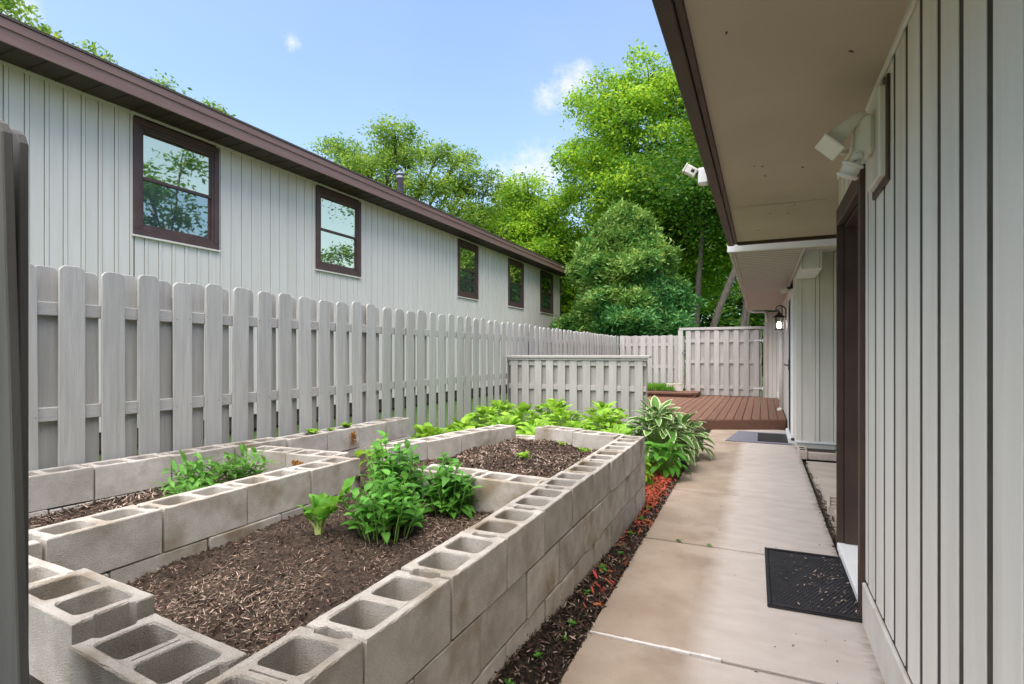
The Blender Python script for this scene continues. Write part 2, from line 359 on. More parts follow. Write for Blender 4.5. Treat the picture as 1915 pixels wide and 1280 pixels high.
# concrete walk, slab by slab
walk = struct(link('walkway', None)); walk['label'] = 'tan concrete walkway of large slabs beside the house'
def edge(y): return -.725-.017*(y-1.5) if y < 8.6 else -.85
def slab(pts, z0=-.09, z1=0., c=.008):
    m = MB(); cx = sum(p[0] for p in pts)/len(pts); cy = sum(p[1] for p in pts)/len(pts); k = len(pts)
    ins = [(p[0]+(cx-p[0])*c*1.2, p[1]+(cy-p[1])*c) for p in pts]
    m.v = [(p[0],p[1],z0) for p in pts]+[(p[0],p[1],z1-.006) for p in pts]+[(p[0],p[1],z1) for p in ins]
    for i in range(k):
        j = (i+1)%k; m.f += [(i,j,k+j,k+i),(k+i,k+j,2*k+j,2*k+i)]
    m.f.append(tuple(range(2*k, 3*k))); return m
js = [-.9, 1.05, 2.50, 3.95, 5.48, 7.85, 10.55]
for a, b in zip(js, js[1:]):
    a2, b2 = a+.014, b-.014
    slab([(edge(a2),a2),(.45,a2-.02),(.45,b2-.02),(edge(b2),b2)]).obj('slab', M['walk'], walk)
slab([(.49,4.16),(2.6,4.16),(2.6,7.62),(.49,7.62)], z1=-.004).obj('slab', M['alcove'], walk)
m = MB(); 
for i in range(14):
    x0 = -.745+i*.042; m.cbox(x0, x0+.043, 2.494+random.uniform(-.004,.003), 2.508+random.uniform(-.003,.004), -.02, .003, .002)
m.obj('joint_sealant', M['sealant'], walk)
m = MB(); m.box(-.80,.47,-.9,10.5,-.12,-.035); m.obj('joint_bed', M['soil_dark'], walk)

# ------------------------------------------------------------------ concrete block walls
BL, BW, BH = .398, .194, .192
def block_mesh(seed, split=False):
    r = random.Random(seed); hl, hw = BL/2, BW/2
    def path(pts, step=.03):
        o = []
        for a, b in zip(pts, pts[1:]+pts[:1]):
            d = math.dist(a, b); k = max(1, round(d/step))
            for i in range(k): t = i/k; o.append((a[0]+(b[0]-a[0])*t, a[1]+(b[1]-a[1])*t))
        return o
    nd, nw = .016, .052
    outer = path([(-hl,-hw),(hl,-hw),(hl,-nw),(hl-nd,-nw+.012),(hl-nd,nw-.012),(hl,nw),(hl,hw),(-hl,hw),(-hl,nw),(-hl+nd,nw-.012),(-hl+nd,-nw+.012),(-hl,-nw)])
    def hole(x0, x1, y0, y1, rr=.022):
        p = []
        for cx, cy, a0 in ((x1-rr,y1-rr,0),(x0+rr,y1-rr,90),(x0+rr,y0+rr,180),(x1-rr,y0+rr,270)):
            for k in range(4): q = R(a0+30*k); p.append((cx+rr*math.cos(q), cy+rr*math.sin(q)))
        return p
    wt = .028; web = .017 if not split else .023
    holes = [hole(-hl+nd+.024, -web, -hw+wt, hw-wt), hole(web, hl-nd-.024, -hw+wt, hw-wt)]
    if split: holes.append([(.003,.055),(-.003,.055),(-.003,-.055),(.003,-.055)])
    m = MB(); loops_top = []
    for li, lp in enumerate([outer]+holes):
        k = len(lp); sgn = -1 if li == 0 else 1; cx = sum(p[0] for p in lp)/k; cy = sum(p[1] for p in lp)/k
        def ofs(p, d):
            v = Vector((p[0]-cx, p[1]-cy)); L = max(v.length, 1e-6); return (p[0]+v.x/L*d*sgn, p[1]+v.y/L*d*sgn)
        n0 = len(m.v)
        m.v += [(p[0],p[1],0) for p in lp]
        m.v += [(p[0],p[1],BH-.003-abs(r.gauss(0,.002))) for p in lp]
        tops = []
        for p in lp:
            q = ofs(p, .0022+abs(r.gauss(0,.0018)) if not (split and li == 3) else 0); tops.append((q[0],q[1],BH+r.uniform(-.001,.001)))
        m.v += tops; loops_top.append((n0+2*k, tops))
        for i in range(k):
            j = (i+1)%k
            for a in (0, k):
                f = (n0+a+i, n0+a+j, n0+a+k+j, n0+a+k+i); m.f.append(f if li == 0 else f[::-1])
    tri = tessellate_polygon([[Vector((t[0],t[1],0)) for t in tops] for _, tops in loops_top])
    flat = []
    for n0, tops in loops_top: flat += [n0+i for i in range(len(tops))]
    for t in tri:
        ids = [flat[i] for i in t]; a, b, c = (Vector(m.v[i]) for i in ids)
        m.f.append(tuple(ids) if (b-a).cross(c-a).z > 0 else tuple(ids[::-1]))
    return m.mesh('concrete_block', M['block'])
BM = [block_mesh(i) for i in range(5)]; BS = [block_mesh(50+i, True) for i in range(2)]
fillm = M['soil']
def block_wall(label, rows, group='concrete block walls of the raised beds'):
    """rows: list of (cx, cy, ztop, angle, split, fill)"""
    x = sum(r[0] for r in rows)/len(rows); y = sum(r[1] for r in rows)/len(rows)
    t = thing('block_wall', label, 'block wall', (x, y, 0)); fm = MB()
    for (cx, cy, zt, a, split, fill, *ex) in rows:
        sc = ex[0] if ex else 1; half = split == 'half'; split = split is True
        bo = link('concrete_block', random.choice(BS if split else BM), t, (cx-x+random.uniform(-.003,.003), cy-y+random.uniform(-.003,.003), zt-BH),
             (random.uniform(-.004,.004), random.uniform(-.004,.004), a+random.uniform(-.012,.012)+(math.pi if random.random() < .5 else 0)))
        bo.scale = (sc*(.49 if half else 1),1,1)
        if fill is not None:
            for sx in (-1, 1):
                c0, s0 = math.cos(a), math.sin(a); px, py = cx-x+c0*sx*.09, cy-y+s0*sx*.09
                zf = zt-(fill+random.uniform(-.03,.03)); n0 = len(fm.v)
                for i in range(5):
                    for j in range(4):
                        u, v = (-.085+.17*i/4), (-.075+.15*j/3); fm.v.append((px+c0*u-s0*v, py+s0*u+c0*v, zf+random.uniform(-.02,.02)))
                for i in range(4):
                    for j in range(3): fm.f.append((n0+i*4+j, n0+(i+1)*4+j, n0+(i+1)*4+j+1, n0+i*4+j+1))
    if fm.v: tag(fm.obj('cell_soil', fillm, t), None, kind='stuff')
    return t
H = math.pi/2; PIT = .4066; CH = .199
def run(x0, y0, x1, y1, n, zt, courses, zt1=None, fill=.16, splits=(), stagger=True):
    rows = []; a = math.atan2(y1-y0, x1-x0); zt1 = zt if zt1 is None else zt1
    for c in range(courses):
        odd = c % 2 == 1 and stagger; k0 = -.5 if odd else 0; nn = n+1 if odd else n
        for i in range(nn):
            t = (i+.5+k0)/n; 
            zz = zt+(zt1-zt)*t-c*CH+(random.uniform(-.004,.004) if c == 0 else 0)
            hf = odd and (i == 0 or i == nn-1)
            if hf: t += (.25 if i == 0 else -.25)/n
            lat = random.uniform(-.007,.007) if c else random.uniform(-.005,.005)
            rows.append((x0+(x1-x0)*t-math.sin(a)*lat, y0+(y1-y0)*t+math.cos(a)*lat, zz, a, 'half' if hf else (c == 0 and i in splits), fill if c == 0 else None, math.hypot(x1-x0,y1-y0)/n/.409))
    return rows
# long right-hand wall, three courses in running bond, half blocks at the ends
rx0, rx1 = -.955, -.992
rows = run(rx0, .255, rx1, 4.685, 11, .612, 3, .610, .15, splits=(1,))
R_wall = block_wall('long three-course grey block wall running beside the concrete walk', rows)
rows = [(-1.305,.838,.600,R(-6)-0,True,.17), (-1.752,.905,.628,R(-5),False,.17), (-2.17,.93,.61,R(-3),False,.17)]
rows += [(x, .86+.0, .61-CH*c, R(-4), False, None) for c in (1,2) for x in (-1.28+(.2 if c == 1 else 0)-.2, -1.69+(.2 if c == 1 else 0)-.2, -2.1+(.2 if c == 1 else 0)-.2)]
block_wall('short near wall of open-celled blocks crossing the front of the big bed', rows)
block_wall('two-course block row dividing the mulched bed from the bed at the fence', run(-2.50,.685,-2.53,2.915,5.5 and 5,.612,2,.615,.17))
rows = run(-3.76,1.06,-3.57,3.27,5,.64,2,.62,.12)+run(-3.555,3.29,-3.565,4.97,4,.612,2,.612,.06)
block_wall('block row along the foot of the picket fence', rows)
block_wall('short cross row of blocks between fence row and divider, orange fungus on its face', run(-3.45,2.93,-2.66,2.99,2,.606,2,.606,.15))
block_wall('left-hand block row of the far bed ending at the hostas', run(-2.57,3.28,-2.27,4.90,4,.618,2,.605,.14))
block_wall('far end wall of two blocks in front of the lime hostas', run(-1.93,4.90,-1.10,4.66,2,.612,2,.606,.14))
block_wall('short block divider between the mulched bed and the far bed', run(-1.925,2.885,-1.085,2.83,2,.603,2,.600,.13))
b = link('concrete_block', BM[0], None, (-2.05,4.98,.30), (0,0,R(4))); tag(b, 'lone sunken concrete block in the gap before the hostas', 'block')
# orange fungus patches on two blocks
for (x, y, z, ax) in ((-2.93,2.858,.53,'y'), (-3.447,4.02,.53,'x')):
    m = MB(); n0 = 0
    for k in range(60):
        u, v = random.gauss(0,.028), -abs(random.gauss(0,.04))+.03; s = random.uniform(.003,.008)
        p = Vector((x+u, y-.004, z+v)) if ax == 'y' else Vector((x+.006, y+u*.7, z+v*1.6))
        m.cbox(p.x-s, p.x+s, p.y-s*.6, p.y+s*.6, p.z-s, p.z+s, s*.3)
    tag(m.obj('shelf_fungus', M['moss']), 'orange crust of fungus on the %s' % ('face of the short cross row' if ax == 'y' else 'block row at the fence foot'), 'fungus', None, 'stuff')

# ------------------------------------------------------------------ soil in the beds, chips and mulch
def soil_sheet(name, label, x0, x1, y0, y1, zf, nx=60, ny=90, amp=.012):
    V = []; F = []
    for j in range(ny+1):
        for i in range(nx+1):
            x, y = x0+(x1-x0)*i/nx, y0+(y1-y0)*j/ny; V.append((x, y, zf(x,y)+random.uniform(-amp,amp)))
    for j in range(ny):
        for i in range(nx): a = j*(nx+1)+i; F.append((a, a+1, a+nx+2, a+nx+1))
    o = struct(link(name, arrmesh(name, V, F, M['soil'], False))); o['label'] = label; return o
def bumps(x, y): return .014*math.sin(7*x+2*y)+.012*math.sin(5.3*y-4*x+1)+.01*math.sin(13*x+9*y)
zf1 = lambda x, y: .37+.02*(y-1.6)-.03*max(0,-2.0-x)+bumps(x,y)*.9
zf2 = lambda x, y: .465+.05*math.exp(-((x+1.5)**2/.25+(y-4.1)**2/.4))-.08*math.exp(-((x+1.75)**2+(y-3.55)**2)/.03)+bumps(x,y)*1.2
zf3 = lambda x, y: .425+.012*math.sin(3*y)+bumps(x,y)*.5
soil_sheet('bed_soil', 'dark mulched soil filling the big near bed', -2.46,-1.02,.9,2.86,zf1, 90, 120)
soil_sheet('bed_soil', 'dark crumbly soil filling the far bed', -2.45,-1.05,2.86,4.82,zf2, 80, 110, .014)
soil_sheet('bed_soil', 'narrow soil bed between fence row and divider', -3.75,-2.55,.5,2.95,zf3, 60, 110)
soil_sheet('bed_soil', 'soil between the two block rows behind the cross row', -3.5,-2.45,2.95,5.0,lambda x,y:.36+bumps(x,y), 40, 60)
def chips(name, label, n, pos, L, Wd, m, flat=.35, parent=None):
    """n little curved slivers; pos() -> (x,y,z)"""
    P = np.array([pos() for _ in range(n)]); a = rng.uniform(0, 2*np.pi, n); l = rng.uniform(*L, n)/2; wv = rng.uniform(*Wd, n)/2
    pt = rng.normal(0, flat, n); rl = rng.normal(0, flat, n)
    d = np.stack([np.cos(a)*np.cos(pt), np.sin(a)*np.cos(pt), np.sin(pt)], 1); s = np.stack([-np.sin(a)*np.cos(rl), np.cos(a)*np.cos(rl), np.sin(rl)], 1)
    up = np.cross(d, s); bow = (l*rng.uniform(-.12,.16,n))[:,None]*up
    V = np.stack([P-d*l[:,None]-s*wv[:,None]*.5, P-s*wv[:,None]+bow*.7, P+d*l[:,None]-s*wv[:,None]*.3, P+d*l[:,None]+s*wv[:,None]*.4, P+s*wv[:,None]+bow*.7, P-d*l[:,None]+s*wv[:,None]*.5], 1).reshape(-1,3)
    i = np.arange(n)[:,None]*6; F = np.concatenate([i+np.array([0,1,4,5]), i+np.array([1,2,3,4])])
    o = link(name, arrmesh(name, V, F, m), parent); tag(o, label, None, None, 'stuff'); return o
def in_bed(x0,x1,y0,y1,zf,dens):
    def f():
        while True:
            x, y = random.uniform(x0,x1), random.uniform(y0,y1)
            if random.random() < dens(x,y): return (x, y, zf(x,y)+random.uniform(.0,.014))
    return f
patch = lambda x, y: .10+.90*max(0, min(1, .38+.9*math.sin(4.1*x+1.7*y+.5)*math.sin(3.1*y-2*x)+.35*math.sin(17*x+11*y)))
chips('straw_mulch', 'pale straw and wood chips strewn over the big bed', 3600, in_bed(-2.44,-1.04,.95,2.84,zf1,lambda x,y:patch(x,y)**2), (.004,.034), (.0012,.005), M['chip'], .28)
chips('wood_mulch', 'brown shredded wood mulch over the big bed', 8500, in_bed(-2.44,-1.04,.95,2.84,zf1,lambda x,y:.3+.7*patch(x,y)), (.004,.034), (.0015,.005), M['chipm'], .3)
chips('bark_crumbs', 'dark bark crumbs over the big bed', 6000, in_bed(-2.44,-1.04,.95,2.84,zf1,lambda x,y:1), (.006,.026), (.003,.011), M['chipd'], .6)
chips('wood_mulch', 'brown shredded wood mulch over the far bed', 4500, in_bed(-2.42,-1.06,2.95,4.8,zf2,lambda x,y:1), (.01,.045), (.003,.009), M['chipm'], .3)
chips('straw_mulch', 'pale wood chips strewn over the far bed', 3400, in_bed(-2.42,-1.06,2.95,4.8,zf2,patch), (.01,.035), (.004,.010), M['chip'])
chips('bark_crumbs', 'dark bark crumbs over the far bed', 4500, in_bed(-2.42,-1.06,2.95,4.8,zf2,lambda x,y:1), (.01,.04), (.006,.02), M['chipd'], .6)
chips('wood_mulch', 'brown shredded wood mulch in the narrow bed by the fence', 3500, in_bed(-3.6,-2.63,1.1,2.8,zf3,lambda x,y:1), (.01,.05), (.002,.008), M['chipm'], .3)
chips('straw_mulch', 'pale straw in the narrow bed by the fence', 1500, in_bed(-3.6,-2.63,1.1,2.8,zf3,patch), (.02,.08), (.003,.009), M['chip'])
chips('bark_crumbs', 'dark bark crumbs in the narrow bed by the fence', 2500, in_bed(-3.6,-2.63,1.1,2.8,zf3,lambda x,y:1), (.01,.04), (.005,.016), M['chipd'], .6)
strip = lambda y0, y1, xr: (lambda: (lambda y: (lambda x: (x, y, hstrip(x,y)+random.uniform(.002,.018)))(random.uniform(xr, edge(y)+.01)))(random.uniform(y0,y1)))
chips('leaf_litter', 'brown litter and bark on the soil strip by the walk', 5200, strip(.8,6.4,-.9), (.012,.045), (.004,.014), M['chipd'], .6)
chips('straw_mulch', 'pale flecks of straw on the soil strip by the walk', 1500, strip(.8,6.4,-.89), (.012,.04), (.003,.010), M['chip'], .5)
def redpos():
    while True:
        y = random.uniform(2.6,6.6); x = random.uniform(-1.35 if y > 4.75 else -.89, edge(y)+.005)
        d = 1 if y > 4.6 else (.16 if y > 4.1 else .022)
        d *= max(.05, min(1, (x-edge(y)+.03)/-.07)) if y > 4.3 else 1
        if y < 4.75: d *= .25
        if random.random() < d: return (x, y, hstrip(x,y)+random.uniform(.004,.035))
chips('red_mulch', 'bright red wood mulch around the hostas beside the walk', 14000, redpos, (.02,.06), (.006,.018), M['red'], .5)
chips('leaf_litter', 'dry brown litter caught in the joint along the house', 420, lambda: (random.gauss(.475,.016), random.uniform(4.15,6.0) if random.random() < .8 else random.uniform(6,7.6), random.uniform(.0,.014)), (.012,.05), (.004,.014), M['chipd'], .5)
chips('mat_debris', 'pale seeds and bits scattered over the rubber mat', 170, lambda: (min(.50, .06+abs(random.betavariate(2.2,1.4))*.44), random.uniform(3.15,3.96), .026), (.006,.022), (.003,.008), M['chip'], .3)
chips('leaf_litter', 'specks of bark on the concrete walk', 60, lambda: (random.uniform(-.6,.42), random.uniform(1.6,6), .003), (.006,.02), (.004,.008), M['chipd'], .2)

# ------------------------------------------------------------------ picket fences
def picket_mesh(w_, h_, th=.017, seed=0):
    """dog-eared board, upright in z, width along local x, thickness along y"""
    r = random.Random(seed); a = w_/2; c = .026
    poly = [(-a,0),(a,0),(a,h_-c*1.25),(a-c*.35,h_-c*.55),(a-c,h_-c*.1),(a-c*1.4,h_),(-a+c*1.4,h_),(-a+c,h_-c*.1),(-a+c*.35,h_-c*.55),(-a,h_-c*1.25)]
    m = MB(); k = len(poly); t = th/2; ins = .0025
    cx, cz = 0, h_/2
    def inn(p): return (p[0]-math.copysign(ins, p[0]), p[1]-math.copysign(ins, p[1]-cz))
    m.v = [(p[0],-t+ins,p[1]) for p in poly]+[(inn(p)[0],-t,inn(p)[1]) for p in poly]+[(p[0],t-ins,p[1]) for p in poly]+[(inn(p)[0],t,inn(p)[1]) for p in poly]
    m.f.append(tuple(range(k,2*k))); m.f.append(tuple(range(4*k-1,3*k-1,-1)))
    for i in range(k):
        j = (i+1)%k; m.f += [(i,j,k+j,k+i),(j,i,2*k+i,2*k+j),(2*k+j,2*k+i,3*k+i,3*k+j)]
    return m.mesh('picket', M['fence'])
PK = picket_mesh(.14, 1.78); PKS = picket_mesh(.122, 1.16); PKG = picket_mesh(.135, 1.765); PKD = picket_mesh(.14, 1.78); PKD.materials[0] = M['shade_wood']
nail = MB(); nail.lathe([(0,0),(.0045,.0),(.0045,.002),(0,.0025)], 6)
nailm = nail.mesh('nail', M['galv'])
def fence(label, p0, p1, side, n, mesh=PK, z0=.05, rails=((.21,.30),(.90,.985),(1.53,1.612)), pw=.14, back=True, post_h=1.72, posts=2.4, dz=.012, nails=0):
    """side: +1 puts the front boards on the right of p0->p1"""
    d = Vector((p1[0]-p0[0], p1[1]-p0[1])); Lg = d.length; d /= Lg; a = math.atan2(d.y, d.x)
    t = thing('picket_fence', label, 'fence', (p0[0], p0[1], 0), a); sg = -side
    for (a0, a1) in rails:
        k = max(1, round(Lg/2.4))
        for i in range(k):
            m = MB(); m.cbox(Lg*i/k+.002, Lg*(i+1)/k-.002, -.019, .019, a0, a1, .004); m.obj('rail', M['rail'], t)
    pit = Lg/n
    for i in range(n):
        o = link('picket', mesh, t, (pit*(i+.5)+random.uniform(-.006,.006), sg*.0285, z0+random.uniform(-dz,dz)*1.4), (random.uniform(-.005,.005), random.uniform(-.010,.010), random.uniform(-.03,.03)+(math.pi if random.random()<.5 else 0)))
        if i < nails:
            for (a0, a1) in rails[1:]:
                for sx in (-.05,.05): link('nail', nailm, o, None).matrix_local = o.rotation_euler.to_matrix().to_4x4().inverted() @ Matrix.Translation((sx, sg*.0085, (a0+a1)/2-z0+random.uniform(-.012,.012))) @ Matrix.Rotation(R(90 if sg < 0 else -90), 4, 'X')
        if back and i < n-1:
            link('picket', mesh, t, (pit*(i+1)+random.uniform(-.006,.006), -sg*.0285, z0+random.uniform(-dz,dz)), (random.uniform(-.004,.004), random.uniform(-.007,.007), math.pi))
    if posts:
        k = max(1, round(Lg/posts))
        for i in range(k+1):
            m = MB(); m.cbox(-.044,.044,-.044,.044,0,post_h,.005); m.obj('post', M['fence'], t, loc=(min(max(Lg*i/k,.05),Lg-.05), -sg*.082, 0))
    return t
FX = -3.87
fence('long grey shadowbox picket fence running past the neighbouring house', (FX,.40), (FX,16.05), +1, 66, nails=16)
fence('far grey picket fence section left of the gate', (FX+.05,16.05), (-2.08,16.05), +1, 9)
# low screen panel with a cap rail
lf = fence('low grey picket screen with a flat cap rail behind the hostas', (-3.80,8.25), (-1.56,8.25), +1, 11, PKS, .06, ((.16,.24),(.74,.82),(1.12,1.20)), posts=2.24, post_h=1.2, dz=.002)
m = MB(); m.cbox(-.03,2.30,-.075,.075,1.242,1.285,.006); m.obj('cap_rail', M['rail'], lf)
m = MB(); m.cbox(.0,2.27,-.052,-.038,1.205,1.238,.003); m.obj('trim_board', M['rail'], lf)
# near end of the front fence, out of focus range at the left edge of view
nf = thing('picket_fence', 'tall grey board coloured dark for shade close at the left edge of view', 'fence', (-1.148,.56,0), math.pi)
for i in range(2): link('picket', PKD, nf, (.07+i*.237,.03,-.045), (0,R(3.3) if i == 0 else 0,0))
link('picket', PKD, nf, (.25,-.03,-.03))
for z in (.25,.92,1.5): m = MB(); m.cbox(.22,.46,-.019,.019,z,z+.085,.004); m.obj('rail', M['shade_wood'], nf)
# gate with frame
gt = thing('gate', 'grey picket gate in a post and header frame at the end of the deck', 'gate', (-2.0,15.9,0))
m = MB(); m.cbox(-.13,.0,-.05,.05,0,1.965,.005); m.obj('gate_post', M['fence'], gt)
m = MB(); m.cbox(2.03,2.15,-.05,.05,0,1.965,.005); m.obj('gate_post', M['fence'], gt)
m = MB(); m.cbox(-.101,2.152,-.056,.05,1.967,2.035,.005); m.obj('header', M['rail'], gt)
for z in (.36,1.05,1.62):
    m = MB(); m.cbox(.05,1.99,-.02,.02,z,z+.09,.004); m.obj('rail', M['rail'], gt)
for i in range(8): link('picket', PKG, gt, (.14+i*.246,-.0285,.185), (0,random.uniform(-.004,.004),0))
for i in range(8): link('picket', PKG, gt, (.263+i*.246 if i < 7 else 1.93,.0285,.185), (0,0,math.pi))
for z in (.405,1.665):
    m = MB(); m.cbox(1.80,2.02,-.047,-.0395,z-.012,z+.012,.002); m.tube([(2.02,-.055,z-.045),(2.02,-.055,z+.045)],.012,8); m.obj('hinge', M['white'], gt)
m = MB(); m.cbox(-.02,.06,-.068,-.05,1.32,1.36,.003); m.tube([(.02,-.07,1.28),(.02,-.07,1.40)],.009,8); m.obj('latch', M['galv'], gt)
m = MB(); m.tube([(.03,-.066,.35),(.03,-.066,1.80)],.006,6); m.obj('cane_bolt', M['white'], gt)

# ------------------------------------------------------------------ siding
def siding_piece(y0, y1, z0, z1, flat, batt=True, th=.012):
    """vertical board: a flat board and a raised batten split by narrow gaps; local frame: y along wall, +x out of wall"""
    m = MB(); wv = y1-y0; g = .005
    if batt and wv > .09:
        g = .008; b = .045; m.cbox(-th,0,y0+g/2,y1-b-g,z0,z1,.0015); m.cbox(-th,.010,y1-b,y1-g/2,z0,z1,.002)
    else: m.cbox(-th,0,y0+g/2,y1-g/2,z0,z1,.0015)
    return m
# ---- neighbouring two-storey house
HX = -8.1; HT = 4.74
house = thing('neighbor_house', 'long pale grey board-and-batten house with brown windows behind the fence', 'house', (HX, 0, 0))
m = MB(); m.box(-7.0,-.03,-3,22.9,0,HT); m.obj('wall_core', M['backing'], house)
wins = [(4.85,6.19),(8.35,9.68),(13.95,15.20),(17.47,18.80),(20.53,21.95)]; WZ0, WZ1 = 3.0, 4.66
y = -.4; pit = .2025; cache = {}
while y < 22.88:
    y1 = min(y+pit, 22.9); segs = [(y, y1, .25, HT, True)]
    for a, b in wins:
        if y1 > a+.03 and y < b-.03:
            segs = []
            if a-y > .03: segs.append((y, a+.03, .25, HT, False))
            if y1-b > .03: segs.append((b-.03, y1, .25, HT, True))
            segs.append((max(y,a+.03), min(y1,b-.03), .25, WZ0+.02, True))
    for s in segs:
        key = (round(s[1]-s[0],3), s[3], s[4])
        if key not in cache: cache[key] = siding_piece(0, s[1]-s[0], s[2], s[3], 0, s[4]).mesh('siding_board', M['siding'])
        link('siding_board', cache[key], house, (0, s[0], 0))
    y = y1
m = MB(); m.cbox(-.05,.02,22.902,22.98,.2,HT,.004); m.obj('corner_trim', M['dsoffit'], house)
m = MB(); m.cbox(.012,.03,-.4,22.9,HT-.05,HT-.005,.003); m.obj('frieze_trim', M['siding'], house)
for wi, (a, b) in enumerate(wins):
    wn = link('window', None, house, (0, a, WZ0)); W_, H_ = b-a, WZ1-WZ0
    def frame(x0, x1, o, i):
        m = MB(); m.cbox(x0,x1,o,W_-o,H_-i,H_-o,.004); m.cbox(x0,x1,o,W_-o,o,i,.004); m.cbox(x0,x1,o,i,i+.0005,H_-i-.0005,.004); m.cbox(x0,x1,W_-i,W_-o,i+.0005,H_-i-.0005,.004); return m
    frame(-.02,.042,0,.085).obj('casing', M['winframe'], wn)
    frame(-.04,.025,.0855,.125).obj('frame', M['winframe'], wn)
    mid = H_*.5
    m = MB(); m.cbox(-.03,.012,.126,W_-.126,mid-.02,mid+.025,.003); 
    m.cbox(-.03,.008,.126,.150,mid+.026,H_-.126,.003); m.cbox(-.03,.008,W_-.150,W_-.126,mid+.026,H_-.126,.003); m.cbox(-.03,.008,.1505,W_-.1505,H_-.150,H_-.126,.003); m.obj('upper_sash', M['winframe'], wn)
    m = MB(); m.cbox(-.05,-.012,.126,.165,.126,mid-.021,.003); m.cbox(-.05,-.012,W_-.165,W_-.126,.126,mid-.021,.003); m.cbox(-.05,-.012,.1655,W_-.1655,.126,.175,.003); m.obj('lower_sash', M['winframe'], wn)
    m = MB(); m.box(-.045,-.008,.15,W_-.15,mid+.026,H_-.15); m.obj('pane', M['glass'], wn)
    m = MB(); m.box(-.0285,-.018,.165,W_-.165,.17,mid-.021); m.obj('pane', M['glass'] if wi == 1 else M['glass_s'], wn)
    if wi == 2:  # bars added to imitate a grille reflected in the lower pane
        for k in (1,2,3): m = MB(); m.cbox(-.0175,-.011,W_*(.16+.17*k)-.01,W_*(.16+.17*k)+.01,.18,mid-.025,.002); m.obj('reflected_grille', M['winframe'], wn)
        m = MB(); m.cbox(-.017,-.0115,.17,W_-.17,.50,.52,.002); m.obj('reflected_grille', M['winframe'], wn)
    m = MB(); m.cbox(-.005,.05,-.02,W_+.02,-.032,-.003,.004); m.obj('sill', M['siding'], wn)
# eave: dark panelled soffit, two-step aluminium fascia, roof
EX = .60
m = MB(); m.box(.03,EX-.02,-3,22.96,HT-.012,HT+.012); m.obj('soffit', M['dsoffit'], house)
k = 0; y = -.3
while y < 22.8:
    m2 = cache.setdefault('sofrib', MB().cbox(.03,EX-.03,0,.012,HT-.022,HT-.0125,.003).mesh('soffit_rib', M['dsoffit'])); link('soffit_rib', m2, house, (0,y,0)); y += .30
m = MB(); m.prism([(EX-.018,HT-.045),(EX+.004,HT-.045),(EX+.012,HT+.10),(EX+.03,HT+.105),(EX+.036,HT+.20),(EX-.018,HT+.20)], lambda x,z:(x,-3,z), lambda x,z:(x,23.0,z)); m.obj('fascia', M['fascia'], house)
m = MB(); m.prism([(EX+.05,HT+.205),(EX+.05,HT+.235),(-4.2,HT+1.62),(-8.5,HT+.30),(-8.5,HT+.27),(-4.2,HT+1.58)], lambda x,z:(x,-3,z), lambda x,z:(x,23.05,z)); m.obj('roof', M['roof'], house)
m = MB(); m.box(EX-.3,EX-.019,22.90,22.99,HT-.04,HT+.19); m.obj('rake_board', M['dsoffit'], house)
m = MB(); m.lathe([(.10,-.3),(.10,.62),(.125,.625),(.125,.70),(.105,.705),(.105,.74),(.13,.745),(.13,.80),(0,.82)], 16); m.obj('vent_pipe', M['galv'], house, True, loc=(-1.4,13.1,5.72))

# ---- house on the right: near wing
NX = .456
near = thing('near_house', 'near house wing with grooved pale siding, tan soffit and brown trim', 'house', (NX, 0, 0))
m = MB(); m.box(.0035,3.2,-3,3.2,.0,2.46); m.box(.35,3.2,3.2,4.05,0,2.46); m.box(.02,.35,3.2,4.05,2.24,2.46); m.box(.02,3.2,4.06,4.12,0,2.46); m.obj('wall_core', M['backing'], near)
g0 = 1.54-.1914*22; bm_ = MB().cbox(0,.016,.022,.1914-.022,.205,2.455,.0015).mesh('siding_board', M['siding_near'])
y = g0
while y+.19 < 3.15:
    link('siding_board', bm_, near, (0,y,0)); y += .1914
m = MB(); m.cbox(0,.016,y+.015,3.135,.205,2.455,.004); m.obj('siding_board', M['siding_near'], near)
yy = 3.145
while yy < 4.05:
    m = MB(); m.cbox(0,.016,yy,min(yy+.16,4.07),2.235,2.455,.003); m.obj('siding_board', M['siding_near'], near); yy += .19
m = MB(); m.cbox(-.014,.003,-3,3.128,-.06,.197,.004); m.obj('foundation', M['found'], near)
m = MB(); m.cbox(-.004,.03,4.072,4.12,0,2.455,.003); m.obj('corner_trim', M['siding_near'], near)
m = MB(); m.cbox(-.014,.0,-3,4.12,2.43,2.462,.004); m.obj('soffit_trim', M['siding_near'], near)
dr = link('door', None, near, (0,0,0))
m = MB(); m.cbox(-.022,.003,3.137,3.199,.0,2.225,.004); m.cbox(-.022,.02,3.2,3.2055,.0,2.225,.002); m.obj('casing', M['brown'], dr)
m = MB(); m.cbox(-.022,.02,4.0555,4.071,.08,2.225,.003); m.obj('casing', M['brown'], dr)
m = MB(); m.cbox(-.022,.02,3.2055,4.055,2.12,2.225,.004); m.obj('casing', M['brown'], dr)
m = MB(); m.box(.0205,.345,4.035,4.054,.105,2.12); m.obj('jamb', M['brown'], dr)
m = MB(); m.box(.0205,.345,3.206,3.225,.105,2.12); m.obj('jamb', M['brown'], dr)
m = MB(); m.box(.0205,.345,3.226,4.034,2.10,2.12); m.obj('head_jamb', M['brown'], dr)
m = MB(); m.cbox(.20,.24,3.226,4.034,.105,2.10,.003); dl = m.obj('door_panel', M['siding_near'], dr)
m = MB(); m.lathe([(0,.05),(.022,.048),(.028,.03),(.014,.012),(.03,.004),(.03,0)],12,(.20,3.32,1.0),Matrix.Rotation(R(-90),3,'Y')); m.obj('door_knob', M['galv'], dl, True)
m = MB(); m.cbox(-.02,.20,3.206,4.054,.055,.10,.004); m.obj('sill', M['white'], dr)
SX0, SX1, YE = -.776, -.688, 6.16   # fascia outer and inner x (relative), eave end
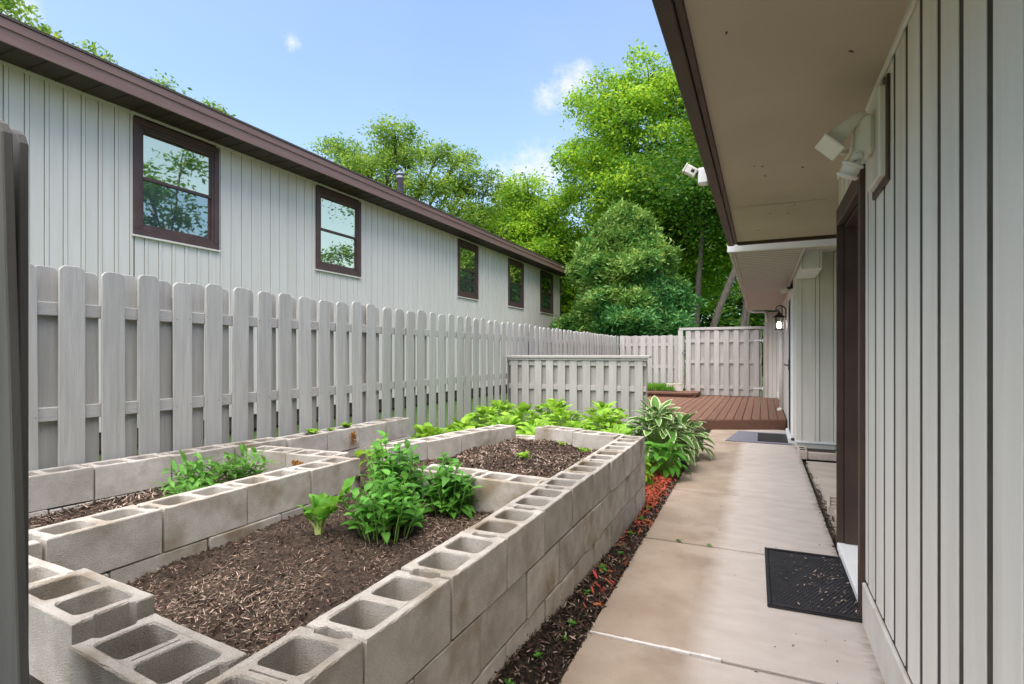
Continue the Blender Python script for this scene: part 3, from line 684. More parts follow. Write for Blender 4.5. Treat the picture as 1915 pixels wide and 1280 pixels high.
m = MB(); m.box(SX1,-.0,-3,YE-.04,2.456,2.475); m.box(0,3.2,4.12,YE-.04,2.456,2.475); m.obj('soffit', M['tan'], near)
for yj in (-.2,4.68):
    m = MB(); m.box(SX1,-.015,yj,yj+.004,2.4535,2.4555); m.obj('soffit_seam', M['tan'], near)
m = MB(); m.cbox(SX0,SX1-.03,-3,YE,2.425,2.64,.004); m.cbox(SX1-.029,SX1,-3,YE-.05,2.437,2.62,.004); m.obj('fascia', M['brown'], near)
m = MB(); m.cbox(SX1+.001,3.3,YE-.04,YE,2.425,2.66,.004); m.obj('end_fascia', M['brown'], near)
m = MB(); m.prism([(SX0-.03,2.645),(SX0-.03,2.67),(4.2,4.15),(9.0,2.6),(9,2.57),(4.2,4.11)], lambda x,z:(x,-3,z), lambda x,z:(x,YE+.02,z)); m.obj('roof', M['roof'], near)
m = MB()
for k in range(10):
    x, y, s, a = random.uniform(-.62,-.1), random.uniform(1.2,5.8), random.uniform(.005,.011), random.uniform(0,3)
    m.box(-s,s,-.003,.003,-.0025,0,Matrix.Translation((x,y,2.4555)) @ Matrix.Rotation(a,4,'Z'))
m.obj('soffit_scuffs', M['dsoffit'], near)

# ---- far wing with the lantern
FW, FY = .41, 8.3
wing = thing('house_wing', 'far house wing with ribbed vinyl soffit and pale batten siding beyond the alcove', 'house', (FW, FY, 0))
m = MB(); m.box(.03,3.2,.03,7.5,.1,2.66); m.obj('wall_core', M['backing'], wing)
m = MB(); m.cbox(0,.075,-.012,.03,.13,2.64,.004); m.cbox(-.002,.0295,.031,.10,.05,2.42,.004); m.obj('corner_trim', M['siding_near'], wing)
x = .076; fb = {}
while x < 2.1:
    for a, b, o in ((0,.155,0),(.160,.205,-.012)):
        key = (a,b)
        if key not in fb: fb[key] = MB().cbox(a,b,o,.03,.145,2.64,.002).mesh('siding_board', M['siding_near'])
        link('siding_board', fb[key], wing, (x,0,0))
    x += .21
m = MB(); m.cbox(-.006,2.1,-.02,.03,.115,.143,.003); m.obj('starter_trim', M['white'], wing)
m = MB(); m.cbox(.02,2.1,.0,.03,-.05,.114,.004); m.obj('foundation', M['found'], wing)
y = .101
while y < 7.42:                       # side wall boards, skipping the doorway
    if not (.62 < y+.1 < 1.62):
        key = 's'; 
        if key not in fb: fb[key] = MB().cbox(0,.03,.003,.197,.12,2.40,.003).mesh('siding_board', M['siding_near'])
        link('siding_board', fb[key], wing, (0,y,0))
    y += .2
wd = link('door', None, wing, (0,.70,0))
m = MB(); m.cbox(-.03,.03,-.09,-.005,.05,2.25,.004); m.cbox(-.03,.03,.905,.99,.05,2.25,.004); m.cbox(-.03,.03,-.0045,.9045,2.15,2.25,.004); m.obj('casing', M['white'], wd)
m = MB(); m.cbox(-.02,.012,.0,.07,.10,2.145,.003); m.cbox(-.02,.012,.83,.90,.10,2.145,.003); m.cbox(-.02,.012,.0705,.8295,2.06,2.145,.003); m.cbox(-.02,.012,.0705,.8295,.10,.24,.003); m.obj('storm_door_frame', M['black'], wd)
m = MB(); m.box(-.008,.0,.0705,.8295,.241,2.059); m.obj('pane', M['glass_s'], wd)
m = MB(); m.tube([(-.02,.84,1.12),(-.075,.84,1.13),(-.08,.84,1.14),(-.08,.75,1.14)],.011,8); m.cbox(-.03,-.02,.815,.865,1.05,1.22,.003); m.obj('door_handle', M['galv'], wd)
m = MB(); m.cbox(-.06,.03,-.09,.99,.005,.095,.004); m.obj('sill', M['white'], wd)
# side soffit of ribbed vinyl with a white front edge, then the alcove ceiling
SZ = 2.405; ox = -.735
y = -1.90; rib = MB().prism([(0,0),(.092,0),(.092,.0025),(.0,.0025)], lambda y_,z:(ox+.06,y_,z), lambda y_,z:(-.002,y_,z)).mesh('soffit_panel', M['lsoffit'])
while y < 6.75: link('soffit_panel', rib, wing, (0,y,SZ)); y += .125
m = MB(); m.cbox(ox,ox+.028,-1.93,6.85,SZ-.02,SZ+.19,.004); m.cbox(ox+.0285,ox+.058,-1.93,6.85,SZ-.008,SZ+.02,.003); m.obj('fascia', M['lsoffit'], wing)
m = MB(); m.cbox(-.03,-.003,-1.93,6.85,SZ-.022,SZ-.0005,.003); m.obj('soffit_trim', M['lsoffit'], wing)
m = MB(); m.cbox(ox-.015,3.2,-1.965,-1.935,SZ-.01,SZ+.065,.004); m.obj('drip_edge', M['white'], wing)
m = MB(); m.box(ox+.06,-.003,-1.92,6.84,SZ+.003,SZ+.03); m.obj('soffit_backing', M['dsoffit'], wing)
m = MB(); m.prism([(-1.93,2.412),(.03,2.642),(.03,2.66),(-1.93,2.43)], lambda y_,z:(.001,y_,z), lambda y_,z:(3.2,y_,z)); m.obj('alcove_ceiling', M['lsoffit'], wing)
for xx in (.42,.84): m = MB(); m.prism([(-1.92,2.408),(-.0,2.634),(0,2.637),(-1.92,2.4115)], lambda y_,z:(xx,y_,z), lambda y_,z:(xx+.012,y_,z)); m.obj('ceiling_batten', M['dsoffit'], wing)
m = MB(); m.prism([(ox-.03,SZ+.192),(ox-.03,SZ+.22),(3.4,3.75),(3.4,3.70)], lambda x_,z:(x_,-1.98,z), lambda x_,z:(x_,7.6,z)); m.obj('roof', M['roof'], wing)
bx = link('duct_cover', None, wing, (.008,-.02,0))
m = MB(); m.cbox(0,.225,-.90,.0,2.31,2.56,.004); m.obj('box', M['white'], bx)
for xx in (.018,.195): m = MB(); m.cbox(xx,xx+.010,-.9035,-.9,2.32,2.53,.001); m.obj('seam', M['lsoffit'], bx)
m = MB(); m.tube([(ox+.02,6.80,SZ+.02),(ox+.02,6.92,SZ+.0),(ox+.10,6.96,SZ-.03),(ox+.36,6.98,SZ-.03),(ox+.42,6.98,SZ-.08),(ox+.43,6.98,SZ-.3)],.028,8); m.obj('gutter_elbow', M['white'], wing, True)
# cross wall at the end of the deck
ew = link('end_wall', None, wing, (0,7.45,0))
m = MB(); m.box(-.27,.2,.015,.10,.1,2.42); m.obj('wall_core', M['backing'], ew)
for a in (-.27,-.165,-.06): m = MB(); m.cbox(a,a+.10,0,.014,.12,2.40,.003); m.obj('siding_board', M['siding_near'], ew)
m = MB(); m.cbox(-.345,-.272,-.02,.10,.1,2.42,.004); m.obj('corner_trim', M['lsoffit'], ew)

# ------------------------------------------------------------------ deck
deck = thing('deck', 'low red-brown wooden deck before the gate and far wing', 'deck', (-1.0,10,0)); DZ = .172
def yf(x): return 10.02 if x < -.95 else 10.02+(x+.95)*.44
x = -3.72; i = 0
while x < .36:
    x1 = min(x+.138, .385)
    m = MB(); y1 = 16.3
    pts = [(x+1.003,yf(x)-10),(x1+1-.003,yf(x1)-10),(x1+1-.003,y1-10),(x+1.003,y1-10)]
    v0 = len(m.v); c = .003
    m.v += [(p[0],p[1],DZ-.03) for p in pts]+[(p[0],p[1],DZ-c) for p in pts]+[(p[0]+(c if k in (0,3) else -c),p[1]+(c if k < 2 else -c),DZ) for k, p in enumerate(pts)]
    for k in range(4): j = (k+1)%4; m.f += [(k,j,4+j,4+k),(4+k,4+j,8+j,8+k)]
    m.f += [(8,9,10,11),(3,2,1,0)]
    m.obj('deck_board', M['deck'], deck); x += .142
def skirt(xa, xb):
    m = MB(); a = (xa+1,yf(xa)-10-.03); b = (xb+1,yf(xb)-10-.03); d = Vector((b[0]-a[0],b[1]-a[1],0)); L_ = d.length
    m.cbox(0,L_,0,.028,0,DZ+.002,.005,Matrix.Translation((a[0],a[1],-.01)) @ Matrix.Rotation(math.atan2(d.y,d.x),4,'Z')); m.obj('rim_board', M['deck'], deck)
skirt(-3.7,-.951); skirt(-.949,.385)
bxn = thing('raised_deck_edge', 'low red-brown wooden step box in front of the creeping plants', 'step', (-2.7,14.9,DZ))
m = MB(); m.cbox(-1.05,1.12,.1,.95,.001,.075,.004); m.obj('riser', M['deck'], bxn)
m = MB(); m.prism([(-1.1,.02),(1.02,.02),(1.17,.12),(1.17,1.0),(-1.1,1.0)], lambda x_,y_:(x_,y_,.078), lambda x_,y_:(x_,y_,.125)); m.obj('top', M['deck'], bxn)
V = []; F = []
for k in range(5200):
    x, y = random.uniform(-3.6,-2.16), random.uniform(15.3,15.95); h = random.uniform(.05,.17)*(1.1-.5*abs(random.random()-.3)); a = random.uniform(0,6.28); s = random.uniform(.01,.022); n = len(V)
    z0 = DZ+.12; dx, dy = random.gauss(0,.04), random.gauss(0,.04)-.02
    V += [(x-s*math.cos(a),y-s*math.sin(a),z0),(x+s*math.cos(a),y+s*math.sin(a),z0),(x+dx,y+dy,z0+h+.06)]; F.append((n,n+1,n+2))
tag(link('creeping_plant', arrmesh('creeping_plant', V, F, M['turf'])), 'bright green low creeping plants behind the wooden step', 'plant', None, 'stuff')
m = MB(); m.box(-3.75,-2.1,15.25,15.98,.1,DZ+.15); struct(m.obj('raised_soil', M['soil']))['label'] = 'soil under the creeping plants'
b = link('concrete_block', BM[2], None, (-2.18,15.45,DZ+.14), (0,0,.2)); tag(b, 'pale concrete block beside the gate post', 'block')

# ------------------------------------------------------------------ mats, planter, small bricks
mt = thing('rubber_doormat', 'black studded rubber doormat at the near doorway', 'doormat', (.235,3.555,.0), R(.6))
m = MB(); m.cbox(-.215,.225,-.44,.455,.002,.014,.003); m.obj('base', M['rubber'], mt)
m = MB()
for a in ((-.215,-.195,-.44,.455),(.205,.225,-.44,.455),(-.1945,.2045,-.44,-.42),(-.1945,.2045,.435,.455)): m.cbox(*a,.0145,.024,.003)
m.obj('rim', M['rubber'], mt)
m = MB()
for i in range(19):
    for j in range(40):
        x, y = -.182+i*.0204+(.0102 if j%2 else 0), -.408+j*.0210; n = len(m.v); s = .0085
        m.v += [(x-s,y,.014),(x,y-s*.8,.014),(x+s,y,.014),(x,y+s*.8,.014),(x,y,.021)]; m.f += [(n,n+1,n+4),(n+1,n+2,n+4),(n+2,n+3,n+4),(n+3,n,n+4)]
tag(m.obj('studs', M['rubber'], mt), None, kind='stuff')
m = MB(); m.prism([(-.50,8.82),(.39,8.78),(.40,9.98),(-.36,10.0)], lambda x,y:(x,y,.003), lambda x,y:(x,y,.012)); tag(m.obj('carpet_mat', M['carpet']), 'flat grey carpet runner before the deck', 'mat')
m = MB(); m.cbox(-.06,.385,8.93,9.80,.0125,.022,.003); tag(m.obj('black_doormat', M['rubber']), 'plain black doormat lying on the grey runner', 'doormat')
pl = thing('block_planter', 'low pale brick-edged planter at the foot of the far wing', 'planter', (.62,7.95,0))
m = MB(); m.cbox(-.10,.9,-.23,-.15,-.005,.085,.006); m.obj('front_edging', M['pink'], pl)
eb = MB(); eb.cbox(-.20,-.105,-.24,.18,-.005,.10,.006); eo = eb.obj('end_brick', M['pink'], pl)
for yy in (-.14,.02): m = MB(); m.cbox(-.185,-.125,yy-.05,yy+.05,.101,.1015,.0002); m.obj('cell', M['soil'], eo)
m = MB(); m.box(-.104,.9,-.149,.31,-.005,.055); m.obj('soil', M['soil'], pl)
for k, (x, y, rz) in enumerate(((.548,5.28,R(84)),(.560,4.82,R(87)))):
    br = thing('hollow_brick', ('farther' if k == 0 else 'nearer')+' pale hollow brick lying in the alcove by the door', 'brick', (x,y,0), rz)
    m = MB(); a, b_, h = .195, .048, .075
    m.cbox(-a,a,-b_,-b_+.02,0,h,.003); m.cbox(-a,a,b_-.02,b_,0,h,.003)
    for xx in (-a,-.012-.06,.06-.012+.0,a-.024): m.cbox(xx+.0004,xx+.024,-b_+.0203,b_-.0203,0,h-.001,.002)
    m.obj('body', M['pink'], br)
    m = MB(); m.box(-a+.02,a-.02,-b_+.02,b_-.02,.002,.02); m.obj('dirt', M['soil'], br)

# ------------------------------------------------------------------ lamps and fittings
fl = thing('floodlight', 'white motion-sensor floodlight on the near house wall', 'floodlight', (NX,2.72,2.2))
m = MB(); m.cbox(-.035,.0,-.13,.13,-.19,.17,.006); m.obj('mounting_plate', M['siding_near'], fl)
m = MB(); m.cbox(-.012,-.001,-.16,.16,-.22,.20,.004); m.obj('back_plate', M['brown'], fl)
m = MB(); m.cbox(-.105,-.0355,-.075,.055,-.075,.09,.018); m.obj('junction_box', M['lightw'], fl)
hd = link('lamp_head', None, fl, (-.100,-.03,.065), (0,R(42),R(10)), (.92,.92,.92))
m = MB(); sec = [(-.04,.045),(-.02,.062),(.03,.068),(.10,.075),(.135,.078)]   # wedge-shaped shade opening downwards-left
ring = []; sec = [(-.055,.012,.008),(-.05,.034,.020),(-.035,.050,.030),(-.01,.060,.038),(.03,.068,.048),(.08,.074,.060),(.135,.078,.072)]
for zz, hw_, d_ in sec:
    n = len(m.v)
    for k in range(16):
        q = 2*math.pi*k/16; cx_, sx_ = math.cos(q), math.sin(q); e = .55
        m.v.append((-.012-.10*zz+math.copysign(abs(cx_)**e, cx_)*d_*.62, math.copysign(abs(sx_)**e, sx_)*hw_, -zz))
    ring.append(n)
for a, b in zip(ring, ring[1:]):
    for k in range(16): m.f.append((a+k,a+(k+1)%16,b+(k+1)%16,b+k))
m.f.append(tuple(range(ring[0],ring[0]+16))); m.f.append(tuple(range(ring[-1]+15,ring[-1]-1,-1))); m.obj('shade', M['lightw'], hd, True)
m = MB(); m.cbox(-.068,.04,-.082,.082,-.150,-.1355,.005); m.obj('lens_rim', M['lightw'], hd)
m = MB(); m.tube([(-.125,-.02,-.045),(-.145,-.025,-.05),(-.17,-.03,-.03)],.010,8); m.obj('arm', M['lightw'], fl, True)
m = MB(); m.lathe([(0,-.0),(.02,.0),(.024,.012),(.02,.03),(0,.032)],14,(-.095,-.06,-.10)); m.tube([(-.09,-.05,-.075),(-.095,-.06,-.115),(-.115,-.07,-.125)],.012,8); m.obj('swivel', M['lightw'], fl, True)
sm = Matrix.Translation((-.125,-.075,-.14)) @ Matrix.Rotation(R(24),4,'Y') @ Matrix.Rotation(R(14),4,'X')
m = MB(); m.lathe([(0,-.032),(.036,-.032),(.042,-.026),(.042,-.018),(.034,-.016),(.034,.016),(.042,.018),(.042,.026),(.034,.032),(0,.032)],18,(0,0,0),sm.to_3x3()); m.v = [tuple(Vector(v)+sm.translation) for v in m.v]; m.obj('motion_sensor', M['lightw'], fl, True)
f2 = thing('eave_floodlight', 'small white floodlight clipped to the outer edge of the brown eave', 'floodlight', (-.33,3.95,2.51)); f2.scale = (.62,.62,.62)
m = MB(); m.cbox(-.105,-.003,-.065,.065,-.085,.085,.012); m.obj('junction_box', M['white'], f2)
hm = Matrix.Translation((-.165,-.04,.055)) @ Matrix.Rotation(R(32),4,'Y') @ Matrix.Rotation(R(12),4,'Z')
m = MB(); m.cbox(-.085,.045,-.05,.05,-.045,.045,.008,hm); m.cbox(-.100,-.084,-.055,.055,-.05,.05,.004,hm); m.obj('lamp_head', M['lightw'], f2)
m = MB(); m.tube([(-.10,-.02,.03),(-.135,-.03,.045)],.016,8); m.obj('swivel', M['black'], f2, True)
m = MB(); m.cbox(-.02,.015,-.0535,-.0495,-.012,.02,.001,hm); m.obj('mark', M['black'], f2)
sp = thing('small_spotlight', 'small spotlight under the ribbed soffit of the far wing', 'spotlight', (FW,9.0,2.27))
m = MB(); m.lathe([(0,0),(.05,0),(.05,.03),(.02,.04),(0,.04)],14,(0,0,0),Matrix.Rotation(R(-90),3,'Y')); m.tube([(-.03,0,0),(-.08,0,.0)],.018,8); m.obj('base', M['black'], sp)
m = MB(); m.cbox(-.17,-.07,-.04,.04,-.035,.03,.008,Matrix.Rotation(R(-18),4,'Y')); m.obj('lamp_head', M['lightw'], sp)
# wall lantern
la = thing('wall_lantern', 'lit black coach lantern on a scrolled bracket on the far wing', 'lantern', (.29,11.35,1.73))
m = MB(); m.tube([(.12,0,.26),(.12,0,.36),(.10,0,.43),(.05,0,.47),(0,0,.475),(-.045,0,.45),(-.055,0,.41),(-.03,0,.385),(-.005,0,.395),(0,0,.42)],[.012,.012,.011,.011,.010,.009,.008,.007,.006,.005],8); m.cbox(.105,.122,-.05,.05,.20,.40,.006); m.obj('bracket', M['black'], la, True)
m = MB(); m.lathe([(0,.375),(.012,.37),(.018,.345),(.03,.335),(.035,.32),(.06,.30),(.105,.265),(.112,.25),(.10,.25),(.0,.27)],18); m.obj('cap', M['black'], la, True)
m = MB()
for k in range(4):
    q = R(45+90*k); x, y = math.cos(q), math.sin(q); m.tube([(x*.088,y*.088,.25),(x*.078,y*.078,.03)],.006,6)
m.lathe([(.0,.012),(.075,.012),(.085,.02),(.085,.035),(.070,.038),(0,.038)],18); m.obj('cage', M['black'], la)
m = MB(); m.lathe([(.078,.25),(.070,.04)],18); m.obj('glass', M['clear'], la, True)
m = MB(); m.lathe([(0,.055),(.035,.06),(.045,.10),(.043,.14),(.022,.175),(0,.18)],14); m.obj('bulb', M['bulb'], la, True)
m = MB(); m.lathe([(0,-.004),(.08,-.004),(.082,.010),(0,.010)],18); m.obj('base_ring', M['white'], la, True)
m = MB(); m.tube([(FW-.055,12.3,DZ+.03),(FW-.055,12.3,1.78)],.040,10); m.tube([(FW-.055,12.3,DZ+.03),(FW-.11,12.25,DZ+.004)],.040,10); tag(m.obj('downspout', M['siding_near'], None, True), 'pale round downspout below the lantern', 'pipe')
m = MB(); m.tube([(FW-.03,12.75,DZ),(FW-.03,12.75,2.3)],.012,8); tag(m.obj('cable', M['black']), 'thin black cable running down the far wing wall', 'cable')
m = MB(); m.cbox(FW-.10,FW-.001,13.35,13.47,.33,.47,.01); m.tube([(FW-.05,13.4,.33),(FW-.05,13.4,DZ)],.012,8); tag(m.obj('outlet_box', M['white']), 'small white outlet box low on the far wing wall', 'outlet')

# ------------------------------------------------------------------ leaves and garden plants
def leaf_mesh(name, m, L, Wd, droop=.3, fold=.25, segs=5, shape=(.0,.55,.95,1.0,.75,0.), wave=0.0, seed=0, cols=2):
    """leaf from origin along +x, face up +z; shape = half width profile"""
    r = random.Random(seed); V = []; E_ = []; F = []; nc = 2*cols+1
    ns = len(shape)-1
    for i in range(segs+1):
        t = i/segs; q = t*ns; k = min(int(q), ns-1); wv = (shape[k]+(shape[k+1]-shape[k])*(q-k))*Wd/2
        x = L*t*(1-.12*droop*t); z = L*(.10*math.sin(t*1.6)-droop*t*t*.55)
        for j in range(nc):
            s = (j-cols)/cols; V.append((x, s*wv, z+abs(s)*wv*fold+wave*Wd*r.uniform(-1,1)*abs(s))); E_.append(max(abs(s), 0 if t < .75 else (t-.75)/.25))
    for i in range(segs):
        for j in range(nc-1): a = i*nc+j; F.append((a, a+nc, a+nc+1, a+1))
    me = bpy.data.meshes.new(name); me.from_pydata(V, [], F); me.update(); me.materials.append(m)
    me.polygons.foreach_set('use_smooth', [True]*len(F))
    at = me.attributes.new('edge', 'FLOAT', 'POINT'); at.data.foreach_set('value', E_); return me
def place_leaf(me, parent, p, az, pitch, roll, s, name='leaf'):
    """az heading, pitch up from horizontal"""
    o = link(name, me, parent, p); o.rotation_euler = (Matrix.Rotation(az,4,'Z') @ Matrix.Rotation(-pitch,4,'Y') @ Matrix.Rotation(roll,4,'X')).to_euler(); o.scale = (s,)*3; return o
HO = (.12,.62,.95,1.0,.86,.55,0)
hm1 = [leaf_mesh('leaf', M['hosta'], .23, .155, d, .38, 6, HO, .05, i) for i, d in enumerate((.5,.8,1.1,.3))]
hm2 = [leaf_mesh('leaf', M['varieg'], .22, .105, d, .32, 6, HO, .03, i+10, 3) for i, d in enumerate((.5,.9,1.3,.3))]
hm3 = [leaf_mesh('leaf', M['hosta_g'], .17, .085, d, .30, 5, HO, .02, i+20) for i, d in enumerate((.4,.8,1.2))]
mm = [leaf_mesh('leaf', M['mint'], .072, .040, d, .22, 4, (.05,.8,1,.8,.45,0), .04, i+30, 1) for i, d in enumerate((.3,.7,1.0))]
lm = [leaf_mesh('leaf', M['lime'], .10, .10, d, .2, 5, (.2,.9,1,.95,.7,0), .10, i+40) for i, d in enumerate((.3,.8))]
ll = [leaf_mesh('leaf', M['lily'], .145, .038, d, .35, 5, (.4,.9,1,.75,.4,0), .02, i+50, 1) for i, d in enumerate((.2,.6,1.0))]
def hosta(name, label, x, y, rad, h, n, meshes, smin, smax, group=None, z=.0, stems=M['stem']):
    t = thing(name, label, 'hosta', (x,y,z), 0, group); st = MB()
    for i in range(n):
        f = (i+.5)/n; rr = rad*math.sqrt(f)*random.uniform(.75,1.05); az = i*2.39996+random.uniform(-.3,.3)
        zz = h*(1-.75*f**1.3)*random.uniform(.85,1.08); px, py = math.cos(az)*rr*.62, math.sin(az)*rr*.62
        pitch = R(48-72*f+random.uniform(-16,16)); s = random.uniform(smin,smax)
        place_leaf(random.choice(meshes), t, (px,py,zz), az+random.uniform(-.35,.35), pitch, random.uniform(-.35,.35), s)
        st.tube([(px*.12,py*.12,0),(px*.6,py*.6,zz*.65),(px,py,zz)],.004,4,False)
    st.obj('stalks', stems, t); return t
HL = 'lime green hosta clump in the row between the block bed and the low screen'
gi = 0
for (x, y, rd, h) in [(-3.5,5.35,.40,.40),(-3.35,5.95,.44,.46),(-3.05,5.45,.40,.42),(-2.85,6.0,.44,.50),(-2.6,5.42,.40,.42),(-2.4,5.95,.44,.50),(-2.15,5.40,.40,.42),(-1.9,5.95,.44,.50),(-1.7,5.40,.40,.42),(-1.45,5.95,.42,.46),(-1.25,5.4,.34,.36),
                      (-3.4,6.6,.44,.54),(-2.85,6.65,.46,.58),(-2.3,6.6,.46,.58),(-1.8,6.65,.46,.56),(-3.5,7.3,.44,.60),(-2.7,7.35,.46,.64),(-1.95,7.35,.46,.62)]:
    hosta('hosta', HL, x, y, rd, h*.9, 92, hm1, .48, .82, 'lime hostas in the row', .02)
hosta('variegated_hosta', 'large variegated hosta with cream-edged leaves beside the walk', -1.10, 6.5, .56, .60, 150, hm2, .7, 1.15, None, .02)
hosta('variegated_hosta', 'smaller cream-edged hosta spilling onto the walk before the deck', -.92, 7.25, .40, .40, 80, hm2, .7, 1.1, None, .02)
hosta('green_hosta', 'small plain green hosta in red mulch at the walk edge', -.92, 5.92, .27, .30, 60, hm3, .7, 1.1, None, .03)
def mint(label, x, y, z, rx, ry, h, n, cat='mint'):
    t = thing('mint_plant', label, cat, (x,y,z)); st = MB(); cnt = 0
    for i in range(n):
        f = math.sqrt((i+.3)/n); az = i*2.39996; bx, by = rx*.55*f*math.cos(az), ry*.55*f*math.sin(az); tx, ty = rx*f*math.cos(az)*.95, ry*f*math.sin(az)*.95
        hh = h*(1.05-.5*f*f)*random.uniform(.72,1.22); st.tube([(bx,by,-.02),((bx+tx)/2,(by+ty)/2,hh*.55),(tx,ty,hh)],[.0035,.003,.002],4,False)
        lv = max(3, int(hh/.045))
        for k in range(lv):
            q = .18+.82*(k+1)/lv; px, py, pz = bx+(tx-bx)*q, by+(ty-by)*q, hh*q
            for sgn in (0, math.pi):
                if cnt >= 298: continue
                s = random.uniform(.8,1.35)*(1.05-.25*(q > .9)); place_leaf(random.choice(mm), t, (px,py,pz), k*1.57+sgn+az+random.uniform(-.3,.3), R(random.uniform(-10,40)+(20 if q > .9 else 0)), random.uniform(-.3,.3), s); cnt += 1
    st.obj('stems', M['stem'], t); return t
mint('tall front half of the big bushy mint in the mulched bed', -1.74, 2.28, .37, .23, .22, .26, 40)
mint('rear half of the big bushy mint against the divider row', -1.88, 2.56, .38, .22, .22, .37, 36)
mint('smaller mint plant in front of the short block divider', -1.60, 2.66, .38, .17, .13, .26, 34)
mint('spindly mint sprig rising behind the short block divider', -1.86, 3.04, .46, .05, .05, .17, 5)
# yellow-green broad leaved plant poking above the mint
t = thing('lovage_plant', 'yellow-green broad-leaved plant rising behind the mint', 'plant', (-2.06,2.62,.38)); st = MB()
for i in range(15):
    az = i*2.4; hh = .26+.16*random.random(); rr = random.uniform(.02,.09); p = (rr*math.cos(az), rr*math.sin(az), hh); st.tube([(0,0,0),(p[0]*.4,p[1]*.4,hh*.6),p],.003,4,False)
    place_leaf(random.choice(lm), t, p, az+random.uniform(-.5,.5), R(random.uniform(-20,45)), random.uniform(-.5,.5), random.uniform(.5,.85))
st.obj('stems', M['stem'], t)
# rhubarb-like plant with pale stalks
t = thing('celery_plant', 'small pale-stalked leafy plant standing alone in the mulch', 'plant', (-2.03,2.12,.365)); st = MB()
cm = [leaf_mesh('leaf', M['celery'], .13, .11, d, .35, 6, (.25,.75,1,.9,.95,.5,0), .14, i+60) for i, d in enumerate((.2,.6,.9))]
for i in range(13):
    az = i*2.4+.4; hh = random.uniform(.08,.15); ln = random.uniform(.015,.06); p = (ln*math.cos(az), ln*.7*math.sin(az), hh)
    st.tube([(math.cos(az)*.012,math.sin(az)*.012,-.02),(p[0]*.4,p[1]*.4,hh*.6),p],[.007,.006,.004],6,False)
    place_leaf(random.choice(cm), t, p, az+random.uniform(-.4,.4), R(random.uniform(50,85)), random.uniform(-.6,.6), random.uniform(.5,.85))
for k in range(4): place_leaf(cm[0], t, (.05+.022*k,.02*k,.14+.03*k), .2+.4*(k-1.5), R(40+8*k), .3*(k-1.5), .75)
st.obj('stalks', M['stemp'], t)
# lily-like plants in the narrow bed
for k, (x, y, n, hh, lab) in enumerate(((-3.10,2.55,11,.26,'right-hand lance-leaved lily clump in the narrow bed'),(-3.18,2.30,12,.24,'middle lance-leaved lily clump in the narrow bed'),(-3.02,2.12,7,.16,'front lance-leaved lily clump spilling over the divider row'))):
    t = thing('lily_plant', lab, 'lily', (x,y,.425)); st = MB()
    for i in range(n):
        az = i*2.4; f = math.sqrt((i+.5)/n); tx, ty, h = .17*f*math.cos(az), .17*f*math.sin(az), hh*(1.05-.4*f)*random.uniform(.8,1.1)
        st.tube([(tx*.3,ty*.3,-.02),(tx*.7,ty*.7,h*.6),(tx,ty,h)],[.004,.0035,.002],5,False)
        for q in range(11):
            u = .25+.75*q/10; a = q*2.4; place_leaf(random.choice(ll), t, (tx*(.3+.7*u),ty*(.3+.7*u),h*u), a, R(10+45*u*random.random()), random.uniform(-.3,.3), random.uniform(.55,.95))
    st.obj('stems', M['stem'], t)
# seedlings
def seedling(x, y, z, s, lab, m=mm, n=7):
    t = thing('seedling', lab, 'seedling', (x,y,z))
    for i in range(n): place_leaf(random.choice(m), t, (0,0,.012*s*i/3), i*2.4, R(random.uniform(5,50)), 0, s*random.uniform(.5,.9))
for x, y, s, lab in ((-1.19,3.16,.9,'bright seedling at the near right corner of the far bed'),(-1.62,3.78,.9,'seedling in the middle of the far bed'),(-1.35,4.42,.8,'seedling near the far end wall'),(-1.62,4.62,.6,'tiny seedling at the back of the far bed')):
    seedling(x, y, zf2(x,y)+.005, s, lab, lm, 6)
for k, (x, y, s) in enumerate(((-.82,2.05,.6),(-.80,2.42,.7),(-.83,2.75,.55),(-.79,2.3,.4),(-.84,3.1,.75),(-.82,3.45,.6),(-.85,3.9,.7),(-.83,1.8,.6),(-.8,1.6,.5),(-.84,4.25,.8),(-.86,4.6,.7))):
    o = seedling(x, y, hstrip(x,y)+.005, s, None, mm, 7)
for o in [o for o in COL.objects if o.name.startswith('seedling') and not o.get('label')]: tag(o, 'tiny green weed in the soil strip beside the walk', None, 'weeds in the soil strip')
for k, (x, y, lab) in enumerate(((-.60,2.52,''),(-.33,3.94,'tuft of weed in the slab joint left of the rubber mat'),(-.53,3.96,'small weed in the joint in the middle of the walk'))):
    if lab: seedling(x, y, .0, .45, lab, mm, 6)
seedling(-3.58,3.65,.60,.9,'leafy green filling a block cell at the fence foot, nearest of three',lm,8); seedling(-3.57,3.86,.60,.7,'leafy green in a block cell at the fence foot, middle of three',lm,7); seedling(-3.57,4.08,.60,.9,'leafy green in a block cell at the fence foot, farthest of three',lm,8)
seedling(.86,7.93,.055,1.3,'low green weed in the brick-edged planter',mm,18); seedling(1.05,7.9,.055,1.3,'spreading weed at the right end of the planter',mm,18)
seedling(-.955,1.57,.47,.5,'tiny sprout in a cell of the long block wall',mm,5)

